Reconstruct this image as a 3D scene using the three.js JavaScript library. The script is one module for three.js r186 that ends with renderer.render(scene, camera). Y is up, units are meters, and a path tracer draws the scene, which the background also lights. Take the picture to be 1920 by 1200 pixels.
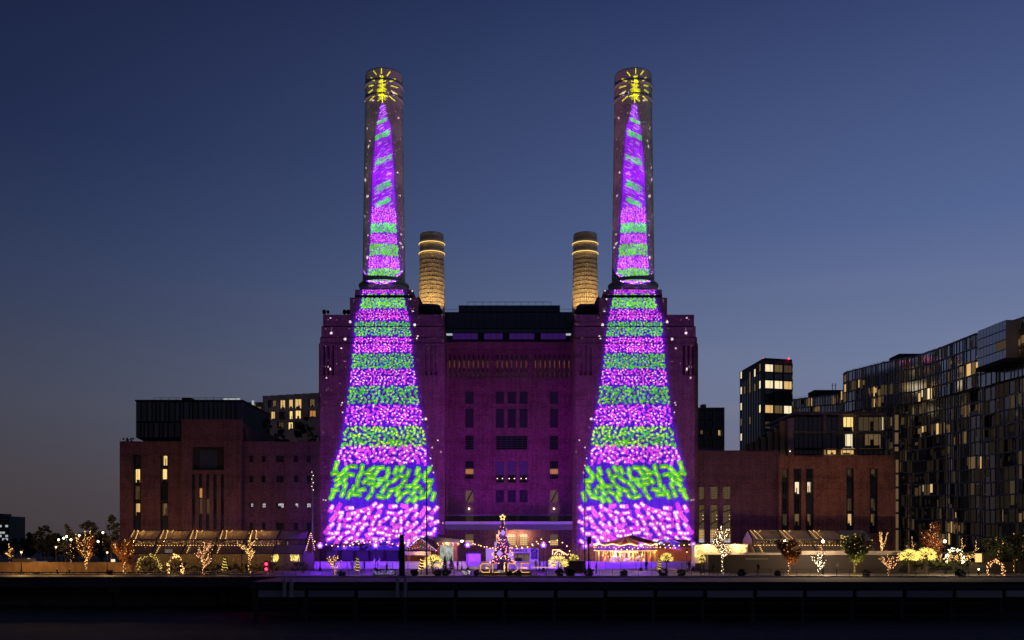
import * as THREE from 'three';
import { mergeGeometries } from 'three/addons/utils/BufferGeometryUtils.js';
import { TextGeometry } from 'three/addons/geometries/TextGeometry.js';
import { FontLoader } from 'three/addons/loaders/FontLoader.js';
import { MarchingCubes } from 'three/addons/objects/MarchingCubes.js';

// ---------------------------------------------------------------- camera, sky, sun, exposure
const F = 1840, CX = 954, CY = 1010, EYE = 5.5;            // focal length and principal point of the lens, eye height over the quay
const scene = new THREE.Scene();
const camera = new THREE.PerspectiveCamera(2 * Math.atan(600 / F) * 180 / Math.PI, 1.6, 0.5, 6000);
camera.position.set(0, EYE, 0);
camera.setViewOffset(1920, 1200, 960 - CX, 600 - CY, 1920, 1200);
camera.updateProjectionMatrix();
const renderer = new THREE.WebGLRenderer({ antialias: true });
renderer.setSize(1024, 640);
renderer.toneMapping = THREE.LinearToneMapping;
renderer.toneMappingExposure = 1;
renderer.shadowMap.enabled = true;
const lin = (c) => (c <= 0.04045 ? c / 12.92 : ((c + 0.055) / 1.055) ** 2.4);
const L3 = (r, g, b) => [lin(r / 255), lin(g / 255), lin(b / 255)];
const clamp = THREE.MathUtils.clamp, lerp = THREE.MathUtils.lerp, smooth = THREE.MathUtils.smoothstep;
{
  // dusk: dark navy overhead, paler and greyer towards the horizon, warmer and brighter in the west (right)
  const W = 1024, H = 512, data = new Float32Array(W * H * 4);
  const east = [[0, L3(62, 55, 57)], [3, L3(67, 61, 64)], [7, L3(65, 67, 80)], [14, L3(46, 57, 86)], [21, L3(29, 40, 73)], [29, L3(23, 30, 59)], [60, L3(15, 23, 50)], [90, L3(11, 18, 42)]];
  const west = [[0, L3(112, 100, 108)], [5, L3(118, 120, 144)], [9, L3(118, 130, 162)], [17, L3(86, 104, 150)], [29, L3(49, 64, 109)], [60, L3(24, 34, 70)], [90, L3(11, 18, 42)]];
  const pick = (t, e) => { let i = 0; while (i < t.length - 2 && e > t[i + 1][0]) i++; const k = clamp((e - t[i][0]) / (t[i + 1][0] - t[i][0]), 0, 1); return t[i][1].map((v, c) => lerp(v, t[i + 1][1][c], k)); };
  for (let y = 0; y < H; y++) for (let x = 0; x < W; x++) {
    const el = ((y + 0.5) / H - 0.5) * 180, az = ((x + 0.5) / W - 0.5) * 360;   // az 0 = +x (west), -90 = -z (south, ahead)
    const k = smooth(Math.cos((az + 25) * Math.PI / 180), -0.22, 0.98);
    const a = pick(east, Math.max(el, 0)), b = pick(west, Math.max(el, 0));
    const st = Math.max(0, Math.sin(el * 1.9 + 0.5 * Math.sin(az * 0.11) + 0.8) - 0.35) * smooth(el, 2, 6) * (1 - smooth(el, 11, 17)) * (0.5 + 0.5 * Math.sin(az * 0.17 + el)) * (0.25 + 0.75 * k) * 0.26;
    for (let c = 0; c < 3; c++) data[(y * W + x) * 4 + c] = el < 0 ? 0.01 : lerp(a[c], b[c], k) * (1 + st * [1.1, 0.35, 0.2][c]);
    data[(y * W + x) * 4 + 3] = 1;
  }
  const sky = new THREE.DataTexture(data, W, H, THREE.RGBAFormat, THREE.FloatType);
  sky.mapping = THREE.EquirectangularReflectionMapping; sky.magFilter = THREE.LinearFilter; sky.needsUpdate = true;
  scene.background = sky; scene.environment = sky;
  const sun = new THREE.DirectionalLight(new THREE.Color().setRGB(1, 0.72, 0.55), 0.012);   // the sun is down: a last faint glow from the west
  sun.position.set(300, 40, -120); sun.target.position.set(0, 20, -180); sun.castShadow = true; sun.shadow.radius = 40;
  Object.assign(sun.shadow.camera, { left: -250, right: 250, top: 200, bottom: -200, far: 1500 });
  scene.add(sun, sun.target);
}

// ---------------------------------------------------------------- helpers
const wx = (px, d) => (px - CX) / F * d, wy = (py, d) => EYE + (CY - py) / F * d;
function rng(seed) { let a = seed >>> 0; return () => { a = (a + 0x6d2b79f5) | 0; let t = Math.imul(a ^ (a >>> 15), 1 | a); t = (t + Math.imul(t ^ (t >>> 7), 61 | t)) ^ t; return ((t ^ (t >>> 14)) >>> 0) / 4294967296; }; }
const used = {};
const numbered = (n) => { const k = used[n] = (used[n] ?? -1) + 1; return k ? n + '_' + String(k).padStart(3, '0') : n; };
function muv(g) {                                             // uv in metres, across the axis that each face looks along
  const p = g.attributes.position, n = g.attributes.normal, uv = new Float32Array(p.count * 2);
  for (let i = 0; i < p.count; i++) {
    const ax = Math.abs(n.getX(i)), ay = Math.abs(n.getY(i)), az = Math.abs(n.getZ(i));
    if (ay > ax && ay > az) { uv[2 * i] = p.getX(i); uv[2 * i + 1] = p.getZ(i); } else if (ax > az) { uv[2 * i] = p.getZ(i); uv[2 * i + 1] = p.getY(i); } else { uv[2 * i] = p.getX(i); uv[2 * i + 1] = p.getY(i); }
  }
  g.setAttribute('uv', new THREE.BufferAttribute(uv, 2)); return g;
}
function plain(g) { const o = g.index ? g.toNonIndexed() : g; for (const k of Object.keys(o.attributes)) if (!['position', 'normal', 'uv'].includes(k)) o.deleteAttribute(k); if (!o.attributes.uv) muv(o); o.clearGroups?.(); return o; }
const join = (gs) => { gs = [].concat(gs); return gs.length === 1 ? plain(gs[0]) : mergeGeometries(gs.map(plain)); };
const bx = (x0, x1, y0, y1, z0, z1) => muv(new THREE.BoxGeometry(Math.abs(x1 - x0), Math.abs(y1 - y0), Math.abs(z1 - z0)).translate((x0 + x1) / 2, (y0 + y1) / 2, (z0 + z1) / 2));
const pb = (px0, px1, py0, py1, d, deep) => bx(wx(px0, d), wx(px1, d), wy(py1, d), wy(py0, d), -d, -d - deep);   // a box whose front face spans those marks at distance d
function rod(a, b, r0, r1 = r0, n = 6) {
  const A = new THREE.Vector3(...a), B = new THREE.Vector3(...b), v = B.clone().sub(A), l = v.length();
  const g = new THREE.CylinderGeometry(r1, r0, l, n, 1); g.translate(0, l / 2, 0);
  g.applyQuaternion(new THREE.Quaternion().setFromUnitVectors(new THREE.Vector3(0, 1, 0), v.normalize())); return g.translate(...a);
}
function tube(pts, r, n = 5, seg = pts.length * 3) { return new THREE.TubeGeometry(new THREE.CatmullRomCurve3(pts.map((p) => new THREE.Vector3(...p))), seg, r, n, false); }
const ball = (x, y, z, r, w = 8, h = 6) => new THREE.SphereGeometry(r, w, h).translate(x, y, z);
const bulb = (x, y, z, r) => new THREE.OctahedronGeometry(r, 0).translate(x, y, z);
function wall(px0, px1, py0, py1, d, thick, holes = []) {      // a wall with real openings
  const s = new THREE.Shape([[px0, py1], [px1, py1], [px1, py0], [px0, py0]].map(([x, y]) => new THREE.Vector2(wx(x, d), wy(y, d))));
  for (const [a, b, c, e] of holes) s.holes.push(new THREE.Path([[a, e], [a, c], [b, c], [b, e]].map(([x, y]) => new THREE.Vector2(wx(x, d), wy(y, d)))));
  return muv(new THREE.ExtrudeGeometry(s, { depth: thick, bevelEnabled: false }).translate(0, 0, -d - thick));
}
function slab(points, z0, z1) {                                // an extruded outline in world x, y
  return muv(new THREE.ExtrudeGeometry(new THREE.Shape(points.map((p) => new THREE.Vector2(...p))), { depth: z1 - z0, bevelEnabled: false }).translate(0, 0, z0));
}
const PARTNAME = /^[a-z]/;
class Thing {
  constructor(name, label, category, base = [0, 0, 0], extra = {}) {
    this.base = base; this.root = new THREE.Group(); this.root.name = numbered(name); this.root.position.set(...base);
    this.root.userData = { label, category, ...extra }; scene.add(this.root);
  }
  add(name, geoms, mat, parent = this.root, extra) {
    const g = join(geoms); if (this.base.some((v) => v)) g.translate(-this.base[0], -this.base[1], -this.base[2]);
    const m = new THREE.Mesh(g, mat); m.name = name; m.castShadow = m.receiveShadow = true; if (extra) m.userData = extra; parent.add(m); return m;
  }
  light(l, at, target) {
    l.position.set(at[0] - this.base[0], at[1] - this.base[1], at[2] - this.base[2]); l.castShadow = true; this.root.add(l);
    if (target) { l.target.position.set(target[0] - this.base[0], target[1] - this.base[1], target[2] - this.base[2]); this.root.add(l.target); }
    return l;
  }
}
function one(name, geoms, mat, label, category, extra = {}) {
  const m = new THREE.Mesh(join(geoms), mat); m.name = numbered(name); m.castShadow = m.receiveShadow = true; m.userData = { ...(label ? { label } : {}), ...(category ? { category } : {}), ...extra }; scene.add(m); return m;
}
const point = (r, g, b, i, radius = 3) => { const l = new THREE.PointLight(new THREE.Color().setRGB(r, g, b), i); l.shadow.radius = radius; return l; };
const spot = (r, g, b, i, angle, penumbra, radius = 5) => { const l = new THREE.SpotLight(new THREE.Color().setRGB(r, g, b), i, 0, angle, penumbra, 2); l.shadow.radius = radius; return l; };

// ---------------------------------------------------------------- materials
function noiseTex(size, fn, srgb = true) {
  const d = new Uint8Array(size * size * 4);
  for (let y = 0; y < size; y++) for (let x = 0; x < size; x++) { const c = fn(x, y); for (let k = 0; k < 3; k++) d[(y * size + x) * 4 + k] = clamp(Math.round(c[k] * 255), 0, 255); d[(y * size + x) * 4 + 3] = 255; }
  const t = new THREE.DataTexture(d, size, size); t.wrapS = t.wrapT = THREE.RepeatWrapping; t.magFilter = THREE.LinearFilter; if (srgb) t.colorSpace = THREE.SRGBColorSpace; t.needsUpdate = true; return t;
}
function tiled(size, cell, seed) {                             // smooth noise that wraps
  const n = Math.round(size / cell), r = rng(seed), v = Array.from({ length: n * n }, r);
  return (x, y) => { const fx = x / cell, fy = y / cell, ix = Math.floor(fx), iy = Math.floor(fy), a = fx - ix, b = fy - iy, s = a * a * (3 - 2 * a), t = b * b * (3 - 2 * b), g = (i, j) => v[((j % n) + n) % n * n + ((i % n) + n) % n]; return lerp(lerp(g(ix, iy), g(ix + 1, iy), s), lerp(g(ix, iy + 1), g(ix + 1, iy + 1), s), t); };
}
const brickTex = (() => {
  const S = 1024, big = tiled(S, 256, 3), mid = tiled(S, 64, 4), fine = tiled(S, 8, 5), streak = tiled(S, 16, 6), courses = tiled(S, 8, 8), r = rng(7), per = Array.from({ length: 256 * 80 }, r);
  return noiseTex(S, (x, y) => {                              // 16 m square: courses of 8 cm
    const row = Math.floor(y / 5.12), col = Math.floor((x + (row % 2) * 7) / 14.63), m = (y % 5.12) < 0.9 ? 0.1 : 0, p = per[(row * 70 + col) % per.length];
    const v = 0.68 + 0.15 * big(x, y) + 0.1 * mid(x, y) + 0.1 * fine(x, y) + 0.34 * (p - 0.5) + 0.16 * (streak(x, y * 0.06) - 0.5) + 0.1 * (courses(y * 0.2, 7) - 0.5) - m * 1.6; return [v, v * (0.97 + 0.05 * mid(x, y)), v * (0.95 + 0.07 * fine(x, y))];
  });
})();
const stoneTex = (() => { const S = 512, big = tiled(S, 128, 13), mid = tiled(S, 32, 14), fine = tiled(S, 4, 15); return noiseTex(S, (x, y) => { const v = 0.66 + 0.2 * big(x, y) + 0.14 * mid(x, y) + 0.1 * fine(x, y); return [v, v, v]; }); })();
const rep = (t, s) => { const c = t.clone(); c.repeat.set(1 / s, 1 / s); c.needsUpdate = true; return c; };
const BR = rep(brickTex, 16), ST = rep(stoneTex, 9), ST2 = rep(stoneTex, 30);
const mat = (r, g, b, rough = 0.85, o = {}) => new THREE.MeshStandardMaterial({ color: new THREE.Color().setRGB(r, g, b), roughness: rough, ...o });
const glow = (r, g, b, i = 1) => new THREE.MeshStandardMaterial({ color: 0x111111, emissive: new THREE.Color().setRGB(r, g, b), emissiveIntensity: i, roughness: 0.6 });
const M = {
  brick: mat(0.235, 0.103, 0.126, 0.9, { map: BR }), brickPale: mat(0.5, 0.26, 0.2, 0.9, { map: BR }), brickOrange: mat(0.5, 0.2, 0.125, 0.9, { map: BR }),
  chimney: mat(0.66, 0.6, 0.52, 0.8, { map: ST }), joint: mat(0.2, 0.17, 0.13, 0.9), stone: mat(0.42, 0.38, 0.34, 0.85, { map: ST }), pale: mat(0.6, 0.52, 0.45, 0.8, { map: ST }), concrete: mat(0.13, 0.125, 0.125, 0.9, { map: ST }),
  paving: mat(0.05, 0.047, 0.05, 0.7, { map: ST2 }), roofDark: mat(0.03, 0.03, 0.033, 0.8), metal: mat(0.03, 0.03, 0.034, 0.45, { metalness: 0.6 }), black: mat(0.012, 0.012, 0.013, 0.7), steel: mat(0.22, 0.22, 0.24, 0.4, { metalness: 0.8 }),
  bronze: mat(0.28, 0.19, 0.12, 0.4, { metalness: 0.7 }), timber: mat(0.05, 0.043, 0.04, 0.9, { map: ST }), deck: mat(0.02, 0.018, 0.018, 0.95), hoarding: mat(0.42, 0.25, 0.12, 0.85, { map: ST }), white: mat(0.78, 0.78, 0.8, 0.6), cream: mat(0.7, 0.62, 0.48, 0.6), cream2: mat(0.62, 0.5, 0.32, 0.5),
  glass: new THREE.MeshPhysicalMaterial({ color: new THREE.Color().setRGB(0.012, 0.014, 0.02), roughness: 0.06, ior: 1.6 }),
  glassBlue: new THREE.MeshPhysicalMaterial({ color: new THREE.Color().setRGB(0.03, 0.032, 0.06), roughness: 0.12, ior: 1.7 }),
  clear: new THREE.MeshPhysicalMaterial({ color: new THREE.Color().setRGB(0.8, 0.82, 0.84), roughness: 0.04, transmission: 1, thickness: 0, ior: 1.45 }),
  frosted: new THREE.MeshPhysicalMaterial({ color: new THREE.Color().setRGB(0.62, 0.58, 0.52), roughness: 0.3, transmission: 0.92, thickness: 0, ior: 1.35 }),
  bark: mat(0.1, 0.075, 0.055, 0.95), darkLeaf: mat(0.035, 0.05, 0.022, 0.9, { side: THREE.DoubleSide }), leafOrange: mat(0.2, 0.075, 0.018, 0.9, { side: THREE.DoubleSide }), leafRed: mat(0.12, 0.035, 0.014, 0.9, { side: THREE.DoubleSide }), leafGreen: mat(0.075, 0.1, 0.018, 0.9, { side: THREE.DoubleSide }), leafDull: mat(0.05, 0.045, 0.03, 0.9, { side: THREE.DoubleSide }), needle: mat(0.03, 0.06, 0.035, 0.9, { side: THREE.DoubleSide }),
  litWarm: glow(1.0, 0.62, 0.22, 0.75), litGold: glow(1.0, 0.7, 0.24, 1.05), litPale: glow(1.0, 0.82, 0.5, 1.0), litAmber: glow(0.9, 0.38, 0.1, 0.5), litDim: glow(0.8, 0.5, 0.22, 0.16), litFaint: glow(0.75, 0.5, 0.25, 0.07), litWhite: glow(0.95, 0.85, 0.95, 0.75), litTrace: glow(0.7, 0.5, 0.3, 0.018), litViolet: glow(0.2, 0.05, 0.62, 0.13), violetRing: glow(0.4, 0.08, 1, 1.5), litSlot: glow(0.9, 0.33, 0.1, 0.22), litCool: glow(0.75, 0.85, 0.9, 0.5),
  curtain: mat(0.3, 0.22, 0.14, 0.9), furniture: mat(0.06, 0.045, 0.03, 0.9),
  bulb: glow(1.0, 0.53, 0.16, 4), bulbPink: glow(1.0, 0.47, 0.19, 3.4), bulbYellow: glow(1.0, 0.74, 0.15, 1.35), bulbWhite: glow(1, 0.8, 0.5, 7), bulbRed: glow(1, 0.02, 0.06, 8), violetLamp: glow(0.62, 0.28, 1, 9), lampWhite: glow(1, 0.86, 0.55, 9), lampSmall: glow(1, 0.75, 0.4, 3), gold: glow(1.0, 0.66, 0.2, 1.7), lilac: glow(0.55, 0.36, 1, 0.75),
};

// ---------------------------------------------------------------- ground, quay, river
const QD = 141;                                               // distance to the quay edge
one('ground', bx(-1500, 1500, -1.5, 0, -QD - 0.01, -3000), M.paving, null, null, { kind: 'structure' });
{
  const W = 512, a = tiled(W, 32, 91), b = tiled(W, 8, 92), bump = noiseTex(W, (x, y) => { const v = 0.6 * a(x, y) + 0.4 * b(x, y); return [v, v, v]; }, false); bump.repeat.set(1 / 14, 1 / 9);
  const water = new THREE.MeshPhysicalMaterial({ color: new THREE.Color().setRGB(0.006, 0.007, 0.009), roughness: 0.12, ior: 1.33, bumpMap: bump, bumpScale: 0.12 });
  const g = muv(new THREE.PlaneGeometry(1600, 1000).rotateX(-Math.PI / 2).translate(0, -5.9, 500 - 158));
  one('river', g, water, null, null, { kind: 'structure' });
  // muddy foreshore below the river wall on the left
  const f = new THREE.PlaneGeometry(640, 52, 110, 18).rotateX(-Math.PI / 2), p = f.attributes.position, n1 = tiled(512, 16, 93);
  for (let i = 0; i < p.count; i++) { const k = (p.getZ(i) + 26) / 52; p.setY(i, lerp(1.15, 0.05, k) + 0.25 * n1(p.getX(i) * 3 + 600, p.getZ(i) * 3 + 100)); }
  f.computeVertexNormals(); f.translate(-135, -5.9, -150 + 26 - 0.5);
  one('foreshore', muv(f), mat(0.05, 0.045, 0.045, 0.95, { map: ST }), null, null, { kind: 'structure' });
}
{
  const xl = wx(470, QD);
  // river wall: capping stones over a long stone face
  const w = new Thing('river_wall', 'long dark river wall with a capping course below the lit trees', 'river wall', [xl - 100, -6, -150]);
  w.add('wall', bx(xl - 260, xl, -7, -0.35, -150, -152), M.concrete);
  for (let i = 0; i < 42; i++) w.add('coping_stone', bx(xl - 260 + i * 6.18, xl - 260 + i * 6.18 + 6.12, -0.35, 0.1, -149.7, -151.6), M.concrete);
  for (const px of [205, 400, 420]) w.add('pier', pb(px - 4, px + 5, 1069, 1150, 149.5, 0.4), M.concrete);
  one('notice_board', [pb(201, 226, 1097, 1111, 149.3, 0.12)], mat(0.34, 0.27, 0.12, 0.8), 'small tan board fixed to the dark river wall', 'board');
  // jetty: deck on piles in front of the quay, right of the river wall
  const j = new Thing('jetty', 'long dark riverside jetty on piles below the promenade', 'jetty', [0, -6, -QD]);
  const x1 = wx(2050, 126), x0 = wx(470, 126);
  j.add('quay_face', bx(xl, 120, -6.5, -0.02, -QD + 0.02, -QD - 0.5), M.timber);
  j.add('deck', bx(x0, x1, -0.42, -0.05, -126, -QD + 0.05), M.deck);
  j.add('fascia_beam', bx(x0, x1, -0.95, -0.43, -125.7, -126.3), mat(0.05, 0.045, 0.05, 0.85, { map: ST }));
  const panel = mat(0.36, 0.33, 0.34, 0.9), panels = [panel, mat(0.26, 0.24, 0.25, 0.9), mat(0.3, 0.27, 0.26, 0.9), mat(0.19, 0.18, 0.2, 0.9)];
  const r = rng(21);
  for (let x = x0 + 1; x < x1 - 7; x += 6.4) j.add('fender_panel', bx(x, x + 5.9, -1.95 - r() * 0.12, -1.15, -125.8 - 0.2 * r(), -126.3), panels[Math.floor(r() * 4)]);
  for (let x = x0 + 0.5; x < x1; x += 6.4) { j.add('pile', rod([x, -8, -126.6], [x, -0.45, -126.6], 0.3, 0.28, 9), M.timber); if (r() < 0.5) j.add('pile', rod([x + 2.6, -8, -131], [x + 2.2, -0.45, -131], 0.27, 0.27, 8), M.timber); }
  for (const [a, b] of [[-3.0, -2.7], [-4.5, -4.25]]) j.add('waling_beam', bx(x0, x1, a, b, -126.9, -127.2), M.timber);
  for (let x = x0 + 4; x < x1 - 8; x += 12.8) j.add('brace', rod([x, -2.8, -127.4], [x + 5.2, -5.6, -127.4], 0.13), M.timber);
  j.add('underside_screen', bx(x0, x1, -4.2, -2.3, -134, -134.3), M.timber);
  for (const px of [533, 546, 745, 760]) j.add('fender_post', pb(px - 3, px + 3, 1084, 1120, 125.4, 0.3), panel);
}

// ---------------------------------------------------------------- the power station
const DT = 188, DC = 191, DX = 195.5;                          // distances: tower face, recessed centre, chimney axis
const mir = (px, s) => (s < 0 ? px : 1907 - px);
const ps = new Thing('power_station', 'vast brick power station with four tall chimneys, two lit with projected trees', 'power station', [wx(953.5, DT), 0, -DT]);
function panes(T, d, a, b, c, e, o = {}) {                     // one window in an opening: glazing bars and frame, with pane and curtains under it
  const { nx = 1, ny = 1, lit = M.glass, deep = 0.35, bar = 0.06, name = 'window', frame = M.black, seed = 1, curtains = 0, parent } = o;
  const x0 = wx(a, d), x1 = wx(b, d), y0 = wy(e, d), y1 = wy(c, d), z = -d - deep, g = [];
  g.push(bx(x0, x1, y0, y0 + bar * 1.4, z, z - 0.1), bx(x0, x1, y1 - bar * 1.4, y1, z, z - 0.1), bx(x0, x0 + bar * 1.4, y0 + bar * 1.4, y1 - bar * 1.4, z, z - 0.1), bx(x1 - bar * 1.4, x1, y0 + bar * 1.4, y1 - bar * 1.4, z, z - 0.1));
  for (let i = 1; i < nx; i++) g.push(bx(lerp(x0, x1, i / nx) - bar / 2, lerp(x0, x1, i / nx) + bar / 2, y0 + bar, y1 - bar, z + 0.012, z - 0.09));
  for (let i = 1; i < ny; i++) g.push(bx(x0 + bar, x1 - bar, lerp(y0, y1, i / ny) - bar / 2, lerp(y0, y1, i / ny) + bar / 2, z + 0.004, z - 0.085));
  const w = T.add(name, g, frame, parent);
  const back = curtains ? 0.55 : 0.13;
  const list = Array.isArray(lit) ? lit : [[0, 1, lit]];
  for (const [v0, v1, m] of list) T.add(m.emissiveIntensity && m.emissive.r > 0 ? 'lit_pane' : 'pane', bx(x0 + 0.01, x1 - 0.01, lerp(y0, y1, v0) + 0.01, lerp(y0, y1, v1) - 0.01, z - back, z - back - 0.04), m, w);
  if (curtains) {
    const r = rng(seed * 77 + 5), cs = [], fs = [], wd = x1 - x0, h = y1 - y0;
    if (r() < 0.7) cs.push(bx(x0 + 0.02, x0 + wd * (0.08 + 0.22 * r()), y0 + 0.03, y1 - 0.03, z - 0.2, z - 0.3));
    if (r() < 0.7) cs.push(bx(x1 - wd * (0.08 + 0.25 * r()), x1 - 0.02, y0 + 0.03, y1 - 0.03, z - 0.2, z - 0.3));
    if (r() < 0.8) fs.push(bx(x0 + wd * 0.3 * r(), x0 + wd * (0.5 + 0.4 * r()), y0 + 0.02, y0 + h * (0.12 + 0.3 * r()), z - 0.32, z - 0.45));
    if (r() < 0.5) fs.push(bx(x0 + wd * 0.5, x0 + wd * (0.56 + 0.12 * r()), y0 + 0.02, y0 + h * (0.3 + 0.5 * r()), z - 0.33, z - 0.47));
    if (cs.length) T.add('curtain', cs, M.curtain, w); if (fs.length) T.add('furniture', fs, M.furniture, w);
  }
  return w;
}
function chimney(px, d, top, bottom, rTop, rBot, rings, plainTo, lit) {
  const x = wx(px, d), z = -d, df = d - rTop, yT = wy(top, df), yB = wy(bottom, df), yP = wy(plainTo, df), N = 44;
  const R = (y) => lerp(rBot, rTop, (y - yB) / (yT - yB));
  // shaft with shallow flutes up to the plain collar
  const cols = N * 6, rows = 24, pos = [], idx = [], uv = [];
  for (let j = 0; j <= rows; j++) { const y = lerp(yB, yP, j / rows); for (let i = 0; i <= cols; i++) { const a = i / cols * 2 * Math.PI, f = Math.pow(Math.abs(Math.cos(a * N / 2)), 3), r = R(y) - (lit ? 0.2 : 0.04) * f; pos.push(x + r * Math.sin(a), y, z + r * Math.cos(a)); uv.push(a * rBot, y); } }
  for (let j = 0; j < rows; j++) for (let i = 0; i < cols; i++) { const p = j * (cols + 1) + i, q = p + cols + 1; idx.push(p, p + 1, q, p + 1, q + 1, q); }
  let g = new THREE.BufferGeometry(); g.setAttribute('position', new THREE.Float32BufferAttribute(pos, 3)); g.setAttribute('uv', new THREE.Float32BufferAttribute(uv, 2)); g.setIndex(idx); g.computeVertexNormals();
  const c = ps.add('chimney', g, M.chimney);
  // plain collar and open top
  const prof = [[R(yP) - 0.1, yP - 0.05], [R(yP) + 0.02, yP], [rTop + 0.02, yT - 0.25], [rTop - 0.05, yT], [rTop - 0.6, yT], [rTop - 0.7, yT - 6]].map(([r, y]) => new THREE.Vector2(r, y));
  ps.add('collar', new THREE.LatheGeometry(prof, 64).translate(x, 0, z), M.chimney, c);
  for (const [ry, h] of rings) { const y = wy(ry, df); ps.add('ring', new THREE.LatheGeometry([[rTop - 0.02, y - h / 2 - 0.12], [rTop + (lit ? 0.34 : 0.2), y - h / 2], [rTop + (lit ? 0.36 : 0.22), y + h / 2], [rTop - 0.02, y + h / 2 + 0.08]].map(([r, v]) => new THREE.Vector2(r, v)), 64).translate(x, 0, z), M.chimney, c); if (lit) ps.add('ring_light', new THREE.TorusGeometry(rTop + 0.36, 0.1, 6, 64).rotateX(Math.PI / 2).translate(x, y + h / 2 + 0.07, z), M.gold, c); }
  // pouring joints
  if (lit) for (let y = yP - 1.2; y > yB + 0.3; y -= 1.32) ps.add('joint', new THREE.LatheGeometry([[R(y) - 0.15, y - 0.09], [R(y) + 0.025, y - 0.08], [R(y) + 0.025, y + 0.08], [R(y) - 0.15, y + 0.09]].map(([r, v]) => new THREE.Vector2(r, v)), 64).translate(x, 0, z), M.joint, c);
  return c;
}
for (const s of [-1, 1]) {
  const P = (a, b, c, e, d, deep) => { const q = [mir(a, s), mir(b, s)].sort((m, n) => m - n); return pb(q[0], q[1], c, e, d, deep); };
  // main shaft and its stepped shoulders; slots near the top as real recesses
  const slots = []; for (const x0 of [605, 613.5, 622, 797.5, 806.5, 815.5]) slots.push([mir(x0, s), mir(x0 + 4.4, s), 648, 703].map((v, i, q) => v));
  const hs = slots.map(([a, b, c, e]) => [Math.min(a, b), Math.max(a, b), c, e]);
  const e0 = Math.min(mir(598, s), mir(834, s)), e1 = Math.max(mir(598, s), mir(834, s));
  const t = ps.add('tower', [wall(e0, e1, 644, 1064.5, DT, 0.9, hs), P(598.05, 833.9, 644, 1064.5, DT + 0.9, 22)], M.brick);
  ps.add('shoulder', [P(600, 833, 633, 644.05, DT + 0.25, 22), P(602.5, 832.5, 613, 631.5, DT + 0.35, 21.5), P(605.5, 830.5, 590, 611.5, DT + 0.6, 21)], M.brick, t);
  ps.add('string_course', [P(600.5, 833, 631.5, 633, DT + 0.7, 21.2), P(603, 832, 611.5, 613, DT + 0.9, 21.2), P(598, 833.95, 703.8, 705, DT - 0.08, 0.08)], M.brick, t);
  // central pilaster and the blocks that carry the chimney
  const q = ps.add('chimney_plinth', [P(656, 784, 558, 590.2, DT + 0.75, 15), P(666, 774, 543, 558.1, DT + 1.4, 13)], M.brick, t);
  for (let i = 0; i < 9; i++) ps.add('rib', P(683 + i * 9.2, 686 + i * 9.2, 559, 586, DT + 0.55, 0.25), M.brick, q);
  for (let i = 0; i < 8; i++) ps.add('dentil', P(688 + i * 9.2, 691.5 + i * 9.2, 555, 558.1, DT + 1.15, 0.3), M.brick, q);
  // sloping dark roof on the inner side
  const x = (px) => wx(mir(px, s), DT + 3); const pts = [[x(783), wy(591, DT + 3)], [x(783), wy(556, DT + 3)], [x(786), wy(556, DT + 3)], [x(793), wy(569.5, DT + 3)], [x(819), wy(570, DT + 3)], [x(825), wy(573, DT + 3)], [x(832), wy(591, DT + 3)]];
  ps.add('sloping_roof', slab(s < 0 ? pts : pts.reverse(), -DT - 16, -DT - 3), M.roofDark, t);
  // flared chimney base and its ring
  const cx = wx(mir(720, s), DX), y = (py) => wy(py, DX - 4.6);
  ps.add('chimney_base', new THREE.LatheGeometry([[5.75, y(548)], [5.75, y(543)], [5.5, y(541.5)], [5.1, y(538)], [4.78, y(533)], [4.62, y(528.5)], [4.95, y(528)], [5.02, y(525.6)], [4.95, y(523.4)], [4.55, y(522.8)], [4.3, y(522)], [4.2, y(520)]].map(([r, v]) => new THREE.Vector2(r, v)), 72).translate(cx, 0, -DX), M.chimney, t);
  const ch = chimney(mir(720, s), DX, 126, 522, 3.66, 4.24, [[150.5, 0.42], [177, 0.42]], 193, false);
  for (const [a, b] of [[608, 6], [615, 4.5], [646, 6], [653, 6]]) if (s < 0) ps.add('roof_shrub', new THREE.IcosahedronGeometry(b / 15, 1).scale(1, 1.3, 1).translate(wx(a, DT + 4), wy(585, DT + 4), -DT - 4), M.leafDull, t);
}
// rear chimneys, lit from their roofs
for (const s of [-1, 1]) {
  const D = 307, px = s < 0 ? 809.7 : 1097.3, c = chimney(px, D, 433.5, 640, 3.66, 4.25, [[454, 0.4], [472, 0.4]], 478.5, true);
  for (const [dx, dz] of [[-7, 7], [7, 7], [0, 10]]) {
    const at = [wx(px, D) + dx, wy(608, D), -D + dz];
    ps.add('flood_lamp', [ball(...at, 0.2)], M.lampSmall, c);
    ps.light(spot(1, 0.6, 0.2, 640, 0.5, 0.6, 6), at, [wx(px, D), wy(500, D), -D]);
  }
}
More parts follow.
